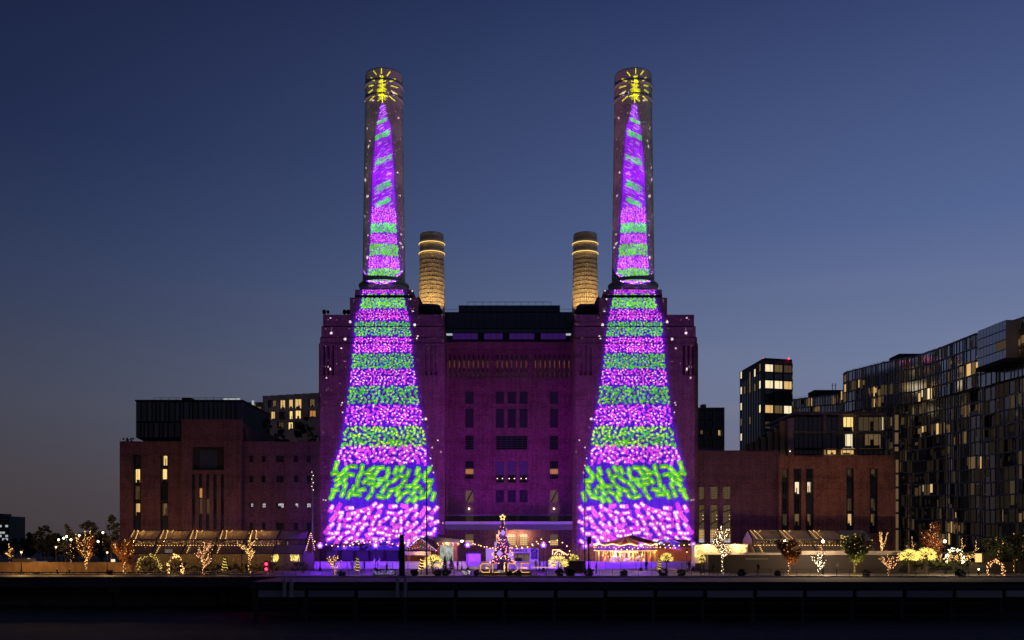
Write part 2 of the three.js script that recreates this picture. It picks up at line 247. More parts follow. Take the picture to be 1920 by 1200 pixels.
// the recessed centre
{
  const cols = [[872, 888], [929.5, 945], [951.8, 967.5], [974, 989.5], [1031, 1047]], rows = [[733.5, 757], [765.5, 802], [816.5, 843], [864, 898], [918.5, 942], [966, 988], [1001, 1023]];
  const holes = [], list = [];
  rows.forEach(([c, e], ri) => cols.forEach(([a, b], ci) => {
    const mid = ci > 0 && ci < 4; let bot = e + (ri === 3 && mid ? 7 : 0);
    if (ri === 2 && mid) { if (ci === 1) { holes.push([930, 989, c, e]); list.push([930, 989, c, e, ri, ci]); } return; }
    holes.push([a, b, c, bot]); list.push([a, b, c, bot, ri, ci]);
  }));
  const w = ps.add('centre_wall', [wall(834.2, 1072.8, 708, 1064.5, DC, 0.9, holes), pb(834.2, 1072.8, 1000, 1064.5, DC + 4, 8)], M.brick);
  for (const [a, b, c, e, ri, ci] of list) {
    const mid = ci > 0 && ci < 4; let lit = M.glassBlue;
    if (ri === 2) lit = M.glass;
    if (ri === 3) lit = mid ? [[0, 0.38, M.glass], [0.38, 1, M.litViolet]] : [[0, 0.28, M.glass], [0.28, 0.56, M.litAmber], [0.56, 1, M.glass]];
    if (ri === 4) lit = mid ? M.glassBlue : M.litDim;
    if (ri === 5) lit = mid ? M.glassBlue : M.litFaint;
    if (ri === 6) lit = mid ? [[0, 0.72, M.litWarm], [0.72, 1, M.litPale]] : [[0, 0.45, M.litWarm], [0.45, 1, M.litDim]];
    const win = panes(ps, DC, a, b, c, e, { nx: ri === 2 && mid ? 6 : 5, ny: ri === 1 ? 9 : 6, lit, bar: 0.05, parent: w, deep: 0.45 });
    if (ri === 3 && mid) ps.add('ceiling_lamp', [ball(wx(a + 3, DC), wy(897, DC), -DC - 0.53, 0.11), ball(wx(b - 3, DC), wy(897, DC), -DC - 0.53, 0.11)], M.lampSmall, win);
    if (ri === 4) ps.add('brace', rod([wx(ci === 1 ? a + 1 : ci === 2 ? (a + b) / 2 : b - 1, DC), wy(c, DC), -DC - 0.52], [wx(ci === 1 ? b - 2 : ci === 2 ? (a + b) / 2 : a + 2, DC), wy(e, DC), -DC - 0.52], 0.16), M.black, win);
  }
  // arched niches, pilaster edges and a plinth line
  for (const cx of [908, 1010]) {
    const g = [], x0 = wx(cx - 12.2, DC), x1 = wx(cx + 12.2, DC), mx = (x0 + x1) / 2, r = (x1 - x0) / 2, ya = wy(788, DC);
    g.push(bx(x0 - 0.14, x0, wy(965, DC), ya, -DC + 0.16, -DC - 0.1), bx(x1, x1 + 0.14, wy(965, DC), ya, -DC + 0.16, -DC - 0.1), bx(x0, x1, wy(795.5, DC), wy(793.5, DC), -DC + 0.1, -DC - 0.1));
    g.push(new THREE.TorusGeometry(r + 0.07, 0.14, 4, 24, Math.PI).translate(mx, ya, -DC + 0.02));
    ps.add('arched_niche', g, M.brick, w);
  }
  for (const [a, b] of [[866, 868.5], [890.5, 892.5], [926, 927.5], [992, 993.5], [1026.5, 1028.5], [1051, 1053.5]]) ps.add('pilaster', pb(a, b, 765, 965, DC - 0.12, 0.2), M.brick, w);
  // frieze of tall slots under the parapet
  const fr = [], dim = [], sl = []; let n = 0; for (let i = 0; i < 26; i++) { if (i === 9 || i === 17) continue; sl.push(843.2 + i * 8.94); }
  const f = ps.add('frieze', [wall(834.2, 1072.8, 652, 708.05, DC + 0.35, 0.5, sl.map((x) => [x - 1.6, x + 1.6, 664, 707])), pb(834.2, 1072.8, 641, 652, DC, 1.2)], M.brick);
  for (const x of sl) {
    ps.add('fluting', [pb(x - 4.1, x - 2.4, 656, 700, DC + 0.15, 0.2), pb(x + 2.4, x + 4.1, 656, 700, DC + 0.15, 0.2)], M.brick, f);
    const w2 = ps.add('slot_window', [pb(x - 1.6, x + 1.6, 690.5, 696.5, DC + 0.7, 0.1), pb(x - 1.6, x + 1.6, 664, 675, DC + 0.7, 0.1)], M.black, f);
  }
  const lw = (a, b, m) => { const g = sl.map((x) => pb(x - 0.6, x + 0.6, a, b, DC + 0.82, 0.04)); ps.add('slot_window_light', g, m, f, { kind: 'stuff' }); };
  lw(676, 690, M.litSlot); lw(698, 706.5, M.litFaint); ps.add('slot_backing', pb(835, 1072, 660, 708, DC + 0.9, 0.3), M.black, f);
  // glass pavilion on the roof
  const g = ps.add('roof_pavilion', [pb(834, 1073, 585, 641, DC + 6.2, 30), pb(860, 1050, 572.5, 585.2, DC + 6.8, 26)], M.roofDark);
  const r = rng(31);
  for (let i = 0; i < 20; i++) {
    const a = 837 + i * 11.8, b = a + 11.2, col = [5, 9, 14].some((k) => Math.abs(i - k) < 0.5);
    ps.add('pane', pb(a, b, 617, 624, DC + 6.1, 0.08), M.glassBlue, g);
    ps.add('pane', pb(a, b, 586.5, 615, DC + 6.1, 0.08), M.glass, g);
    if (!col) ps.add(i > 0 && i < 19 ? 'lit_window' : 'lit_window_end', pb(a, b, 625.2, i % 19 ? 636 : 629, DC + 6.1, 0.08), i % 19 ? M.litViolet : M.litCool, g);
  }
  for (let i = 0; i < 16; i++) ps.add('pane', pb(862 + i * 11.7, 873 + i * 11.7, 574, 584, DC + 6.7, 0.08), M.glass, g);
  const rail = []; for (let i = 0; i < 12; i++) rail.push(pb(876 + i * 14.27, 876.5 + i * 14.27, 566, 572.6, DC + 7.5, 0.05)); rail.push(pb(876, 1033.5, 565.8, 566.4, DC + 7.5, 0.05), pb(834, 859, 579.5, 580, DC + 7.5, 0.05), pb(1051, 1073, 579.5, 580, DC + 7.5, 0.05));
  ps.add('roof_railing', rail, M.metal, g);
  // balcony over the entrance
  const DB = 184.5, bal = ps.add('balcony', [pb(834.5, 1073, 983, 993, DB, 6.4)], mat(0.16, 0.15, 0.17, 0.7));
  ps.add('edge_strip', pb(834.5, 1073, 977.6, 982.9, DB - 0.15, 6), mat(0.62, 0.58, 0.62, 0.5), bal);
  for (let i = 0; i < 16; i++) ps.add('glass_panel', pb(835 + i * 14.9, 849.3 + i * 14.9, 966.5, 977.5, DB, 0.03), M.clear, bal);
  ps.add('handrail', pb(834.5, 1073, 965.2, 966.4, DB - 0.03, 0.08), M.steel, bal);
  for (const px of [879.5, 1038.5]) { ps.add('wall_lamp', ball(wx(px, DC), wy(954, DC), -DC + 0.25, 0.14), M.lampWhite, bal); ps.light(point(0.9, 0.85, 1, 0.8), [wx(px, DC), wy(954, DC), -DC + 0.25]); }
  for (const [px, m] of [[959, 1], [981.5, 1]]) ps.light(point(1, 0.65, 0.25, 30), [wx(px, DC), wy(1005, DC), -DC + 1]);
}

// ---------------------------------------------------------------- projection: two projectors throw a coloured slide each on the towers
function paintTree() {
  const S = 3, OX = 590, OY = 100, W = 252, H = 935, cv = document.createElement('canvas'); cv.width = W * S; cv.height = H * S;
  const c = cv.getContext('2d'), r = rng(2024); c.fillStyle = '#000'; c.fillRect(0, 0, cv.width, cv.height); c.scale(S, S); c.translate(-OX, -OY); c.lineCap = 'round'; c.lineJoin = 'round';
  const rgb = (a, b, d, o = 1) => `rgba(${a},${b},${d},${o})`;
  // dim wash over the brick and the shaft
  let g = c.createLinearGradient(0, 590, 0, 1035); g.addColorStop(0, rgb(32, 8, 38)); g.addColorStop(0.3, rgb(40, 8, 42)); g.addColorStop(0.7, rgb(48, 10, 48)); g.addColorStop(1, rgb(70, 16, 86)); c.fillStyle = g; c.fillRect(592, 586, 246, 460);
  c.fillStyle = rgb(30, 11, 34); c.fillRect(652, 534, 136, 56);
  g = c.createLinearGradient(680, 0, 762, 0); g.addColorStop(0, rgb(58, 52, 50)); g.addColorStop(0.25, rgb(56, 44, 48)); g.addColorStop(0.7, rgb(62, 38, 52)); g.addColorStop(1, rgb(70, 46, 58)); c.fillStyle = g; c.fillRect(672, 110, 96, 424);
  // outline of the tree
  const left = [[196, 715], [240, 706.5], [300, 700], [350, 698.5], [400, 696.5], [450, 694.5], [510, 689.5], [535, 684], [556, 680], [600, 668], [660, 661.5], [720, 656], [760, 650.5], [800, 645], [840, 636], [870, 626], [900, 623], [940, 619.5], [1000, 612.5], [1030, 610]];
  const right = [[196, 720], [240, 733], [300, 737.5], [350, 739], [400, 742], [450, 744], [510, 748.5], [535, 752], [556, 757], [600, 767], [660, 772.5], [720, 781], [760, 787], [800, 794], [840, 799.5], [870, 804], [900, 815], [940, 817.5], [1000, 820.5], [1030, 823]];
  const at = (t, y) => { let i = 0; while (i < t.length - 2 && y > t[i + 1][0]) i++; return lerp(t[i][1], t[i + 1][1], clamp((y - t[i][0]) / (t[i + 1][0] - t[i][0]), 0, 1)); };
  const path = (grow) => { c.beginPath(); for (let y = 196; y <= 1032; y += 4) c.lineTo(at(left, y) - grow * Math.min(1, (y - 150) / 300), y); for (let y = 1032; y >= 196; y -= 4) c.lineTo(at(right, y) + grow * Math.min(1, (y - 150) / 300), y); c.closePath(); };
  for (const [gr, al] of [[9, 0.1], [7, 0.14], [5, 0.22], [3, 0.35]]) { path(gr); c.fillStyle = rgb(72, 10, 176, al); c.fill(); }
  g = c.createLinearGradient(0, 196, 0, 1030); g.addColorStop(0, rgb(120, 20, 190)); g.addColorStop(0.15, rgb(150, 12, 236)); g.addColorStop(0.36, rgb(112, 12, 214)); g.addColorStop(0.5, rgb(70, 10, 178)); g.addColorStop(0.8, rgb(56, 14, 180)); g.addColorStop(1, rgb(62, 22, 196));
  path(0); c.fillStyle = g; c.fill();
  // garland bands
  const table = [[200, 3, 1.9, 2.6], [500, 3.4, 2.2, 2.9], [560, 4, 2.4, 3.4], [620, 4.6, 2.7, 3.8], [680, 5, 2.9, 4.2], [740, 6.2, 3.6, 5.2], [800, 7.2, 4.2, 6], [836, 8.4, 4.9, 6.5], [869, 10, 5.6, 7.4], [874, 14, 7.4, 10.6], [1030, 16.5, 8.2, 11.4]];
  const dims = (y) => { let i = 0; while (i < table.length - 2 && y > table[i + 1][0]) i++; const k = clamp((y - table[i][0]) / (table[i + 1][0] - table[i][0]), 0, 1); return [1, 2, 3].map((q) => lerp(table[i][q], table[i + 1][q], k)); };
  const band = (y0, y1, kind, slant = 0) => {
    const pts = [], area = (y1 - y0) * (at(right, y1) - at(left, y1)), [, , gap0] = dims((y0 + y1) / 2), tries = Math.round(area / (gap0 * gap0) * 14);
    for (let n = 0; n < tries; n++) {
      const y = lerp(y0, y1, r()), [L, w, gap] = dims(y), x0 = at(left, y), x1 = at(right, y), x = lerp(x0 + L * 0.2, x1 - L * 0.2, r());
      if (pts.some((p) => ((p[0] - x) / 1.12) ** 2 + ((p[1] - y) * 1.12) ** 2 < gap * gap)) continue;
      pts.push([x, y]);
      const big = y > 872, yy = y + slant * (x - (x0 + x1) / 2), an = -0.6 + (r() - 0.5) * (big ? 1.7 : 2.8), l = L * (0.8 + 0.4 * r()) * 0.5 - w * 0.35, dx = Math.cos(an) * l, dy = Math.sin(an) * l, sh = r(); let body, spark;
      if (kind === 'green') { body = y < 440 ? rgb(60 + 60 * sh, 205 + 40 * sh, 60 + 50 * sh) : y < 580 ? rgb(70 + 60 * sh, 190 + 40 * sh, 20 + 40 * sh * r()) : rgb(44 + 44 * sh, 158 + 45 * sh, 6 + 26 * sh * r()); spark = y < 530 ? rgb(200, 238, 190) : rgb(250, 226, 20 + 50 * r()); }
      else { body = y < 530 ? rgb(205 + 40 * sh, 40 + 60 * sh, 240) : y < 700 ? rgb(215 + 30 * sh, 30 + 50 * sh, 222) : rgb(198 + 36 * sh, 46 + 42 * sh, 206 + 20 * r()); spark = rgb(255, 232 + 18 * r(), 238); }
      c.strokeStyle = body; c.fillStyle = body;
      if (y > 836) { const n2 = big ? 5 : 3; for (let k = 0; k <= n2; k++) { const t = k / n2 * 2 - 1, ss = w * (0.86 + 0.25 * r()); c.save(); c.translate(x + dx * t, yy + dy * t); c.rotate(an + (r() - 0.5) * 0.5); c.fillRect(-ss * 0.5, -ss * 0.5, ss, ss); if (big) for (let q = 0; q < 6; q++) { c.rotate(1.1 + r() * 0.4); c.fillRect(ss * 0.3, -0.35, ss * 0.36, 0.7); } c.restore(); } }
      else { c.lineWidth = w * (kind === 'green' ? (y < 580 ? 1.22 : 1.02) : 1) * (0.85 + 0.3 * r()); c.beginPath(); c.moveTo(x - dx, yy - dy); c.lineTo(x + dx, yy + dy); c.stroke(); }
      const pinkBig = big && kind !== 'green', dots = kind === 'green' ? (big ? 5 + Math.round(2 * r()) : y > 790 ? 2 : 1) : big ? (r() < 0.75 ? 2 : r() < 0.5 ? 3 : 0) : 1 + (r() < 0.3);
      for (let k = 0; k < dots; k++) {
        if (!big && r() < 0.3) continue;
        const t = big ? (kind === 'green' ? k / dots * 2 - 0.8 : 1.15 - k * 0.95) : 0.9 - k * 1.2, ra = big ? (kind === 'green' ? 0.95 : 2.0 + 0.45 * r()) : L * (0.13 + 0.06 * r()), sx = x + dx * t + (big ? 0 : (r() - 0.5) * 0.5), sy = yy + dy * t + (kind === 'green' && big ? w * 0.14 + (r() - 0.5) * 1.4 : 0);
        if (pinkBig) { c.fillStyle = rgb(250, 170, 238, 0.45); c.beginPath(); c.arc(sx, sy, ra * 1.35, 0, 7); c.fill(); }
        c.fillStyle = spark; c.beginPath(); c.arc(sx, sy, ra, 0, 7); c.fill();
        if (pinkBig) { c.fillStyle = rgb(240, 196, 150, 0.85); c.beginPath(); c.arc(sx, sy, ra * 0.35, 0, 7); c.fill(); }
      }
    }
  };
  band(948, 1024, 'pink'); band(837, 868, 'pink'); band(877, 936, 'green', 0.05); band(800, 836, 'green'); band(760, 797, 'pink'); band(725, 756, 'green'); band(693, 721, 'pink'); band(664, 690, 'green'); band(635, 660, 'pink'); band(608, 631, 'green'); band(581, 604, 'pink'); band(558, 577, 'green'); band(537, 555, 'pink'); band(524, 535, 'pink'); band(505, 522, 'green'); band(483, 503, 'pink'); band(459, 480, 'green'); band(441, 457, 'pink'); band(420, 437, 'green'); band(396, 418, 'pink'); band(390, 396, 'pink');
  // soft highlight over the lowest band, as if each bulb glowed
  // thin streaks of the spiralling upper garland
  for (let i = 0; i < 900; i++) { const y = 200 + 192 * r(), x0 = at(left, y), x1 = at(right, y), x = lerp(x0, x1, 0.1 + 0.8 * r()), l = 2 + 3 * r(), pale = r(); c.strokeStyle = pale < 0.12 ? rgb(240, 200, 250, 0.8) : pale < 0.5 ? rgb(190, 60, 250, 0.55) : rgb(96, 10, 190, 0.5); c.lineWidth = 0.7; c.beginPath(); c.moveTo(x - l * 0.8, y + l * 0.5); c.lineTo(x + l * 0.8, y - l * 0.5); c.stroke(); }
  for (const [x0, x1, y0, y1] of [[709, 725, 223, 235], [706, 730, 246, 265], [704, 733, 290, 315], [704, 731, 338, 366], [705, 731, 371, 392]]) {
    for (let i = 0; i < 46; i++) { const u = r(), v = r(), x = lerp(x0, x1, u), y = lerp(y1, y0, u * 0.55 + v * 0.45), l = 1 + 2.4 * r(); c.strokeStyle = r() < 0.25 ? rgb(170, 200, 210, 0.9) : rgb(60, 190 + 40 * r(), 70, 0.95); c.lineWidth = 0.8 + r() * 1.1; c.beginPath(); c.moveTo(x - l, y + l * 0.6); c.lineTo(x + l, y - l * 0.6); c.stroke(); }
  }
  // star
  c.strokeStyle = c.fillStyle = rgb(255, 246, 0); c.lineWidth = 1.7;
  for (const [a, b, d, e] of [[715.5, 130, 715.5, 139.5], [700.5, 134, 706, 141], [731, 135.5, 726, 143.5], [695, 145.5, 702, 149.5], [740, 146.5, 731.5, 150.5], [691, 160.5, 700, 160.5], [733.5, 161, 744.5, 161], [690, 173, 698.5, 169], [734, 171, 744, 174.5], [693, 188, 702, 181], [730, 181, 739.5, 187.5]]) { c.beginPath(); c.moveTo(a, b); c.lineTo(d, e); c.stroke(); }
  c.lineWidth = 2; c.beginPath(); c.moveTo(717, 144); c.lineTo(717.5, 194); c.stroke();
  for (let i = 0; i < 84; i++) { const y = lerp(145, 187, r()), s2 = r() < 0.5 ? -1 : 1, k = y < 165 ? 8 : 10, l = k * (0.35 + 0.65 * r()) * (y < 152 ? 0.7 : 1); c.lineWidth = 0.5 + 0.7 * r(); c.beginPath(); c.moveTo(717 + s2 * r() * 3, y); c.lineTo(717 + s2 * l, y + (y < 165 ? -3 * r() : 5 * r())); c.stroke(); }
  // drifting snow either side of the tree
  for (let i = 0; i < 520; i++) {
    const y = 150 + 860 * Math.pow(r(), 0.8), tower = y > 590, x = tower ? lerp(600, 832, r()) : y > 535 ? lerp(660, 782, r()) : lerp(682, 758, r());
    if (x > at(left, y) - 3 && x < at(right, y) + 3) continue;
    const big = r(), ra = big < 0.06 ? 2.5 : big < 0.25 ? 1.4 : 0.6; c.fillStyle = rgb(255, 215, 235, big < 0.22 ? 0.95 : 0.7); c.beginPath(); c.arc(x, y, ra, 0, 7); c.fill();
  }
  const img = c.getImageData(0, 0, cv.width, cv.height).data, w = cv.width, h = cv.height;
  return (px, py, o) => { const x = Math.round((px - OX) * S), y = Math.round((py - OY) * S); if (x < 0 || y < 0 || x >= w || y >= h) { o[0] = o[1] = o[2] = 0; return; } const i = (y * w + x) * 4; o[0] = img[i]; o[1] = img[i + 1]; o[2] = img[i + 2]; };
}
const picture = paintTree(), LUT = Array.from({ length: 256 }, (_, i) => lin(i / 255));
function projector(s, px, d, label, slim) {
  const lx = wx(px, d), ly = 4.9, lz = -d, I = 240000, foc = slim ? 0.36 : 0.5;
  const cx = wx(mir(720, s), DX), X0 = wx(mir(s < 0 ? 592 : 840, s), DT), X1 = wx(mir(s < 0 ? 840 : 592, s), DT);
  // what the slide must hold so that the picture lands upright on the tower: for every point of it, where its ray meets the building
  const W = 640, H = 2040, data = new Float32Array(W * H * 4), dz = DT - d, t0 = (Math.min(X0, X1) - lx) / dz, t1 = (Math.max(X0, X1) - lx) / dz, v0 = -0.115, v1 = 2.08, o = [0, 0, 0];
  const yA = wy(590, DT), yB = wy(545, DT + 1), alb = [0.145, 0.0635, 0.078], albC = [0.42, 0.38, 0.33];
  for (let j = 0; j < H; j++) for (let i = 0; i < W; i++) {
    const tx = lerp(t0, t1, (i + 0.5) / W), ty = lerp(v0, v1, (j + 0.5) / H), n = Math.hypot(tx, ty, 1);
    let z = dz, X = lx + tx * z, Y = ly + ty * z, a = alb, layer = DT, cosT = 1 / n;
    if (Y > yA) { z = dz + 0.7; X = lx + tx * z; Y = ly + ty * z; layer = DT + 0.7; }
    if (Y > yB) {                                             // the round shaft
      const rr = clamp(lerp(4.24, 3.66, (Y - yB) / 46), 3.66, 4.24), ox = lx - cx, oz = d - DX;   // plan: origin (ox, oz), direction (tx, 1), z counted away from the river
      const A = tx * tx + 1, B = ox * tx + oz, C = ox * ox + oz * oz - rr * rr, D = B * B - A * C;
      if (D > 0) { z = (-B - Math.sqrt(D)) / A; cosT = Math.max(0.3, -((ox + tx * z) * tx + (oz + z)) / rr / n); } else { z = DX - d; cosT = 0.4; }
      X = lx + tx * z; Y = ly + ty * z; a = albC; layer = DX - 3.6;
    }
    const ppx = CX + X * F / layer, ppy = CY - (Y - EYE) * F / layer;   // back to the marks the elevation was drawn in
    picture(s < 0 ? ppx : 1907 - ppx, ppy, o);
    if (s < 0 ? ppy > 1004 + Math.abs(ppx - 802) / 45 * 34 : ppy > 1003 + Math.abs(ppx - 1185) / 68 * 20) o[0] = o[1] = o[2] = 0;   // kept off the chalet and the carousel
    const k = (n * z) * (n * z) * Math.PI / (I * cosT), q = (j * W + i) * 4;
    for (let c = 0; c < 3; c++) data[q + c] = Math.min(1, LUT[o[c]] * k / a[c]);
    data[q + 3] = 1;
  }
  const tex = new THREE.DataTexture(data, W, H, THREE.RGBAFormat, THREE.FloatType); tex.magFilter = THREE.LinearFilter; tex.needsUpdate = true;
  const p = new Thing('projector_tower', label, 'projector', [lx, 0, lz]);
  const m = new THREE.MeshPhysicalMaterial({ map: tex, roughness: 0, transmission: 1, thickness: 0, specularIntensity: 0 });
  const gx0 = lx + t0 * foc, gx1 = lx + t1 * foc, gy0 = ly + v0 * foc, gy1 = ly + v1 * foc;
  const pl = new THREE.PlaneGeometry(gx1 - gx0, gy1 - gy0); pl.rotateY(0).translate((gx0 + gx1) / 2, (gy0 + gy1) / 2, lz - foc);
  p.add('slide', pl, m).castShadow = false;
  // housing round lamp and slide, open towards the tower
  const hx0 = Math.min(gx0, lx - 0.14) - 0.06, hx1 = Math.max(gx1, lx + 0.14) + 0.06, hy0 = gy0 - 0.08, hy1 = gy1 + 0.08, zb = lz + 0.35, zf = lz - foc - 0.03, zs = lz - foc, e = 0.004;
  p.add('housing', [bx(hx0, hx1, hy0, hy1, zb, zb + 0.06), bx(hx0 - 0.05, hx0, hy0 - 0.05, hy1 + 0.05, zb, zf), bx(hx1, hx1 + 0.05, hy0 - 0.05, hy1 + 0.05, zb, zf), bx(hx0, hx1, hy0 - 0.05, hy0, zb, zf), bx(hx0, hx1, hy1, hy1 + 0.05, zb, zf)], M.black);
  p.add('slide_frame', [bx(hx0 - 0.03, gx0 + e, hy0 - 0.03, hy1 + 0.03, zs - 0.001, zs - 0.012), bx(gx1 - e, hx1 + 0.03, hy0 - 0.03, hy1 + 0.03, zs - 0.001, zs - 0.012), bx(gx0 + e - 0.01, gx1 - e + 0.01, hy0 - 0.03, gy0 + e, zs - 0.0015, zs - 0.0115), bx(gx0 + e - 0.01, gx1 - e + 0.01, gy1 - e, hy1 + 0.03, zs - 0.0015, zs - 0.0115)], M.black);
  p.add(slim ? 'stand' : 'cabinet', slim ? [rod([lx, 0.4, lz], [lx, hy0 - 0.055, lz], 0.12, 0.12, 8), bx(lx - 0.35, lx + 0.35, 0, 0.4, lz + 0.3, lz - 0.4)] : [bx(lx - 0.4, lx + 0.4, 0.2, hy0 - 0.055, lz + 0.3, lz - 0.5), bx(lx - 0.55, lx + 0.55, 0, 0.2, lz + 0.45, lz - 0.65)], M.black);
  const l = spot(1, 1, 1, I, 0.74, 0, 0.02); p.light(l, [lx, ly, lz], [lx + (t0 + t1) / 2 * 10, ly + 5.7, lz - 10]);
}
projector(-1, 754, QD + 2, 'tall black projector cabinet in front of the gabled wooden chalet');
projector(1, 1104, QD + 2, 'slim black projector post left of the carousel', true);

// ---------------------------------------------------------------- buildings either side
{
  // left: long brick wing with a taller middle bay
  const D = 186, b = new Thing('brick_wing', 'low dark brick building left of the power station with narrow lit window strips', 'building', [wx(410, D), 0, -D]);
  const strips = [[249.5, 264.5], [300.5, 315.5]], h1 = strips.map(([x0, x1]) => [x0, x1, 853, 994]);
  const w1 = b.add('wall', [wall(224.5, 340, 830, 1066, D, 0.8, h1), pb(224.6, 339.9, 831, 1066, D + 1.6, 34)], M.brick);
  const segs = [[[854, 874, M.glass], [879, 905, M.litGold], [911, 937, M.litFaint], [943.5, 968, M.litWarm], [975, 993, M.glassBlue]], [[854, 873, M.litGold], [879, 905, M.litGold], [911, 937, M.glass], [943.5, 968, M.litDim], [975, 993, M.glassBlue]]];
  strips.forEach(([x0, x1], i) => {
    const fr = b.add('window_strip', [pb(x0, x0 + 2, 853, 994, D + 0.12, 0.3), pb(x1 - 2, x1, 853, 994, D + 0.12, 0.3), ...segs[i].slice(0, 4).map(([, e], k) => pb(x0 + 2, x1 - 2, e, segs[i][k + 1][0], D + 0.12, 0.3))], M.black, w1);
    segs[i].forEach(([c, e, m], k) => panes(b, D, x0 + 2, x1 - 2, c, e, { lit: m, seed: i * 9 + k, curtains: m.emissive.r > 0.5 ? 1 : 0, parent: w1, nx: 1 + (k + i) % 2, bar: 0.04 }));
  });
  const slots = [360, 373, 386.3, 400, 414].map((x) => [x, x + 6.2, 889, 993]);
  const w2 = b.add('wall', [wall(340, 452, 790, 1066, D - 0.8, 1.2, [[359, 420, 837, 881], ...slots]), pb(340.1, 451.9, 791, 1066, D + 2.4, 33)], M.brick);
  b.add('large_window', [pb(359, 372, 837, 881, D + 0.3, 0.4), pb(408, 420, 837, 881, D + 0.3, 0.4), pb(372, 408, 837, 844, D + 0.3, 0.4), pb(372, 408, 878, 881, D + 0.3, 0.4)], M.roofDark, w2);
  for (let i = 0; i < 3; i++) b.add('pane', pb(372 + i * 12, 383.7 + i * 12, 844, 878, D + 0.6, 0.05), M.glassBlue, w2);
  slots.forEach(([x0, x1], i) => { const ys = [889, 915, 935, 965, 993]; for (let k = 0; k < 4; k++) panes(b, D - 0.8, x0, x1, ys[k], ys[k + 1] - 1.5, { lit: i === 1 && k === 1 ? M.litAmber : (i === 1 || i === 2) && k === 2 ? M.litFaint : k % 2 ? M.glassBlue : M.glass, parent: w2, bar: 0.03, deep: 0.25 }); });
  b.add('parapet', [pb(339.5, 452.5, 786, 790, D - 0.95, 0.6), pb(452.2, 462, 803, 830, D + 2, 12)], M.brick, w2);
  const cols = [[443, 452.5], [467.5, 475], [490.5, 498], [517.5, 532], [550.5, 559], [574.5, 583]].map(([a, c]) => [Math.max(a, 453.5), Math.max(c, 462)]), rows = [[854, 866.5], [892, 904.5], [943, 952.5], [980, 993]];
  const h3 = []; cols.forEach(([a, c], i) => { if (i) rows.forEach(([e, f]) => h3.push([a, c, e, f])); });
  const w3 = b.add('wall', [wall(452, 597.5, 830, 1066, D + 0.4, 0.9, h3), pb(452.1, 597.4, 831, 1066, D + 2.4, 33)], M.brick);
  cols.forEach(([a, c], i) => { if (i) rows.forEach(([e, f], k) => { const lit = k === 2; panes(b, D + 0.4, a, c, e, f, { lit: lit ? M.litWhite : M.glassBlue, nx: i === 3 ? 5 : 3, ny: 2, bar: 0.07, parent: w3, curtains: lit ? 1 : 0, seed: 40 + i }); }); });
  b.add('parapet', [pb(224.2, 340, 827.5, 830, D - 0.1, 0.7), pb(452, 597.5, 827.5, 830, D + 0.3, 0.7)], M.brick, w3);
  // glass penthouse
  const DP = 194, r = rng(55), p = b.add('penthouse', [slab([[wx(254, DP), wy(752, DP)], [wx(254, DP), wy(820, DP)], [wx(272, DP), wy(829, DP)], [wx(272, DP), wy(836, DP)], [wx(455, DP), wy(836, DP)], [wx(455, DP), wy(752, DP)]].map(([x, y]) => [x, y]).reverse(), -DP - 22, -DP - 0.3), pb(253, 456, 749.5, 752.2, DP - 0.25, 22)], M.roofDark);
  for (const [c, e] of [[754, 790], [793.5, 820]]) for (let x = 255; x < 437;) { const w = 5 + r() * 7, dark = r() < 0.25; b.add('pane', pb(x, Math.min(x + w, 438), c, e, DP + 0.05 * r(), 0.08), dark ? M.glass : M.glassBlue, p); b.add('fin', pb(x + w + 0.1, x + w + 0.9, c, e, DP - 0.25, 0.3), M.metal, p); x += w + 1; }
  b.add('side_wall', [pb(438.5, 454.5, 754, 804, DP, 0.2), pb(457, 466, 757, 830, DP + 8, 10)], mat(0.12, 0.09, 0.12, 0.5), p);
  const rail = []; for (let i = 0; i < 12; i++) rail.push(pb(288 + i * 14, 288.6 + i * 14, 746, 749.6, DP + 2, 0.06)); rail.push(pb(288, 442, 745.6, 746.2, DP + 2, 0.06)); b.add('roof_railing', rail, M.metal, p);
  b.add('roof_plant_box', pb(341, 358, 745.5, 749.6, DP + 3, 3), M.roofDark, p);
  // lit terrace beside it
  const lt = b.add('terrace', [pb(456, 492, 754, 830, DP + 30, 2)], mat(0.16, 0.14, 0.11, 0.8));
  for (const [a, c, e, f] of [[463, 471, 759, 771], [474, 479, 757, 772], [482, 489, 763, 772]]) b.add('lit_window', pb(a, c, e, f, DP + 29.8, 0.1), M.litDim, lt);
  b.add('roof_light', [pb(419, 449, 746.8, 749.2, DP + 12, 0.5), pb(472, 476, 751, 768, DP + 29.5, 0.2)], M.litCool, lt);
}
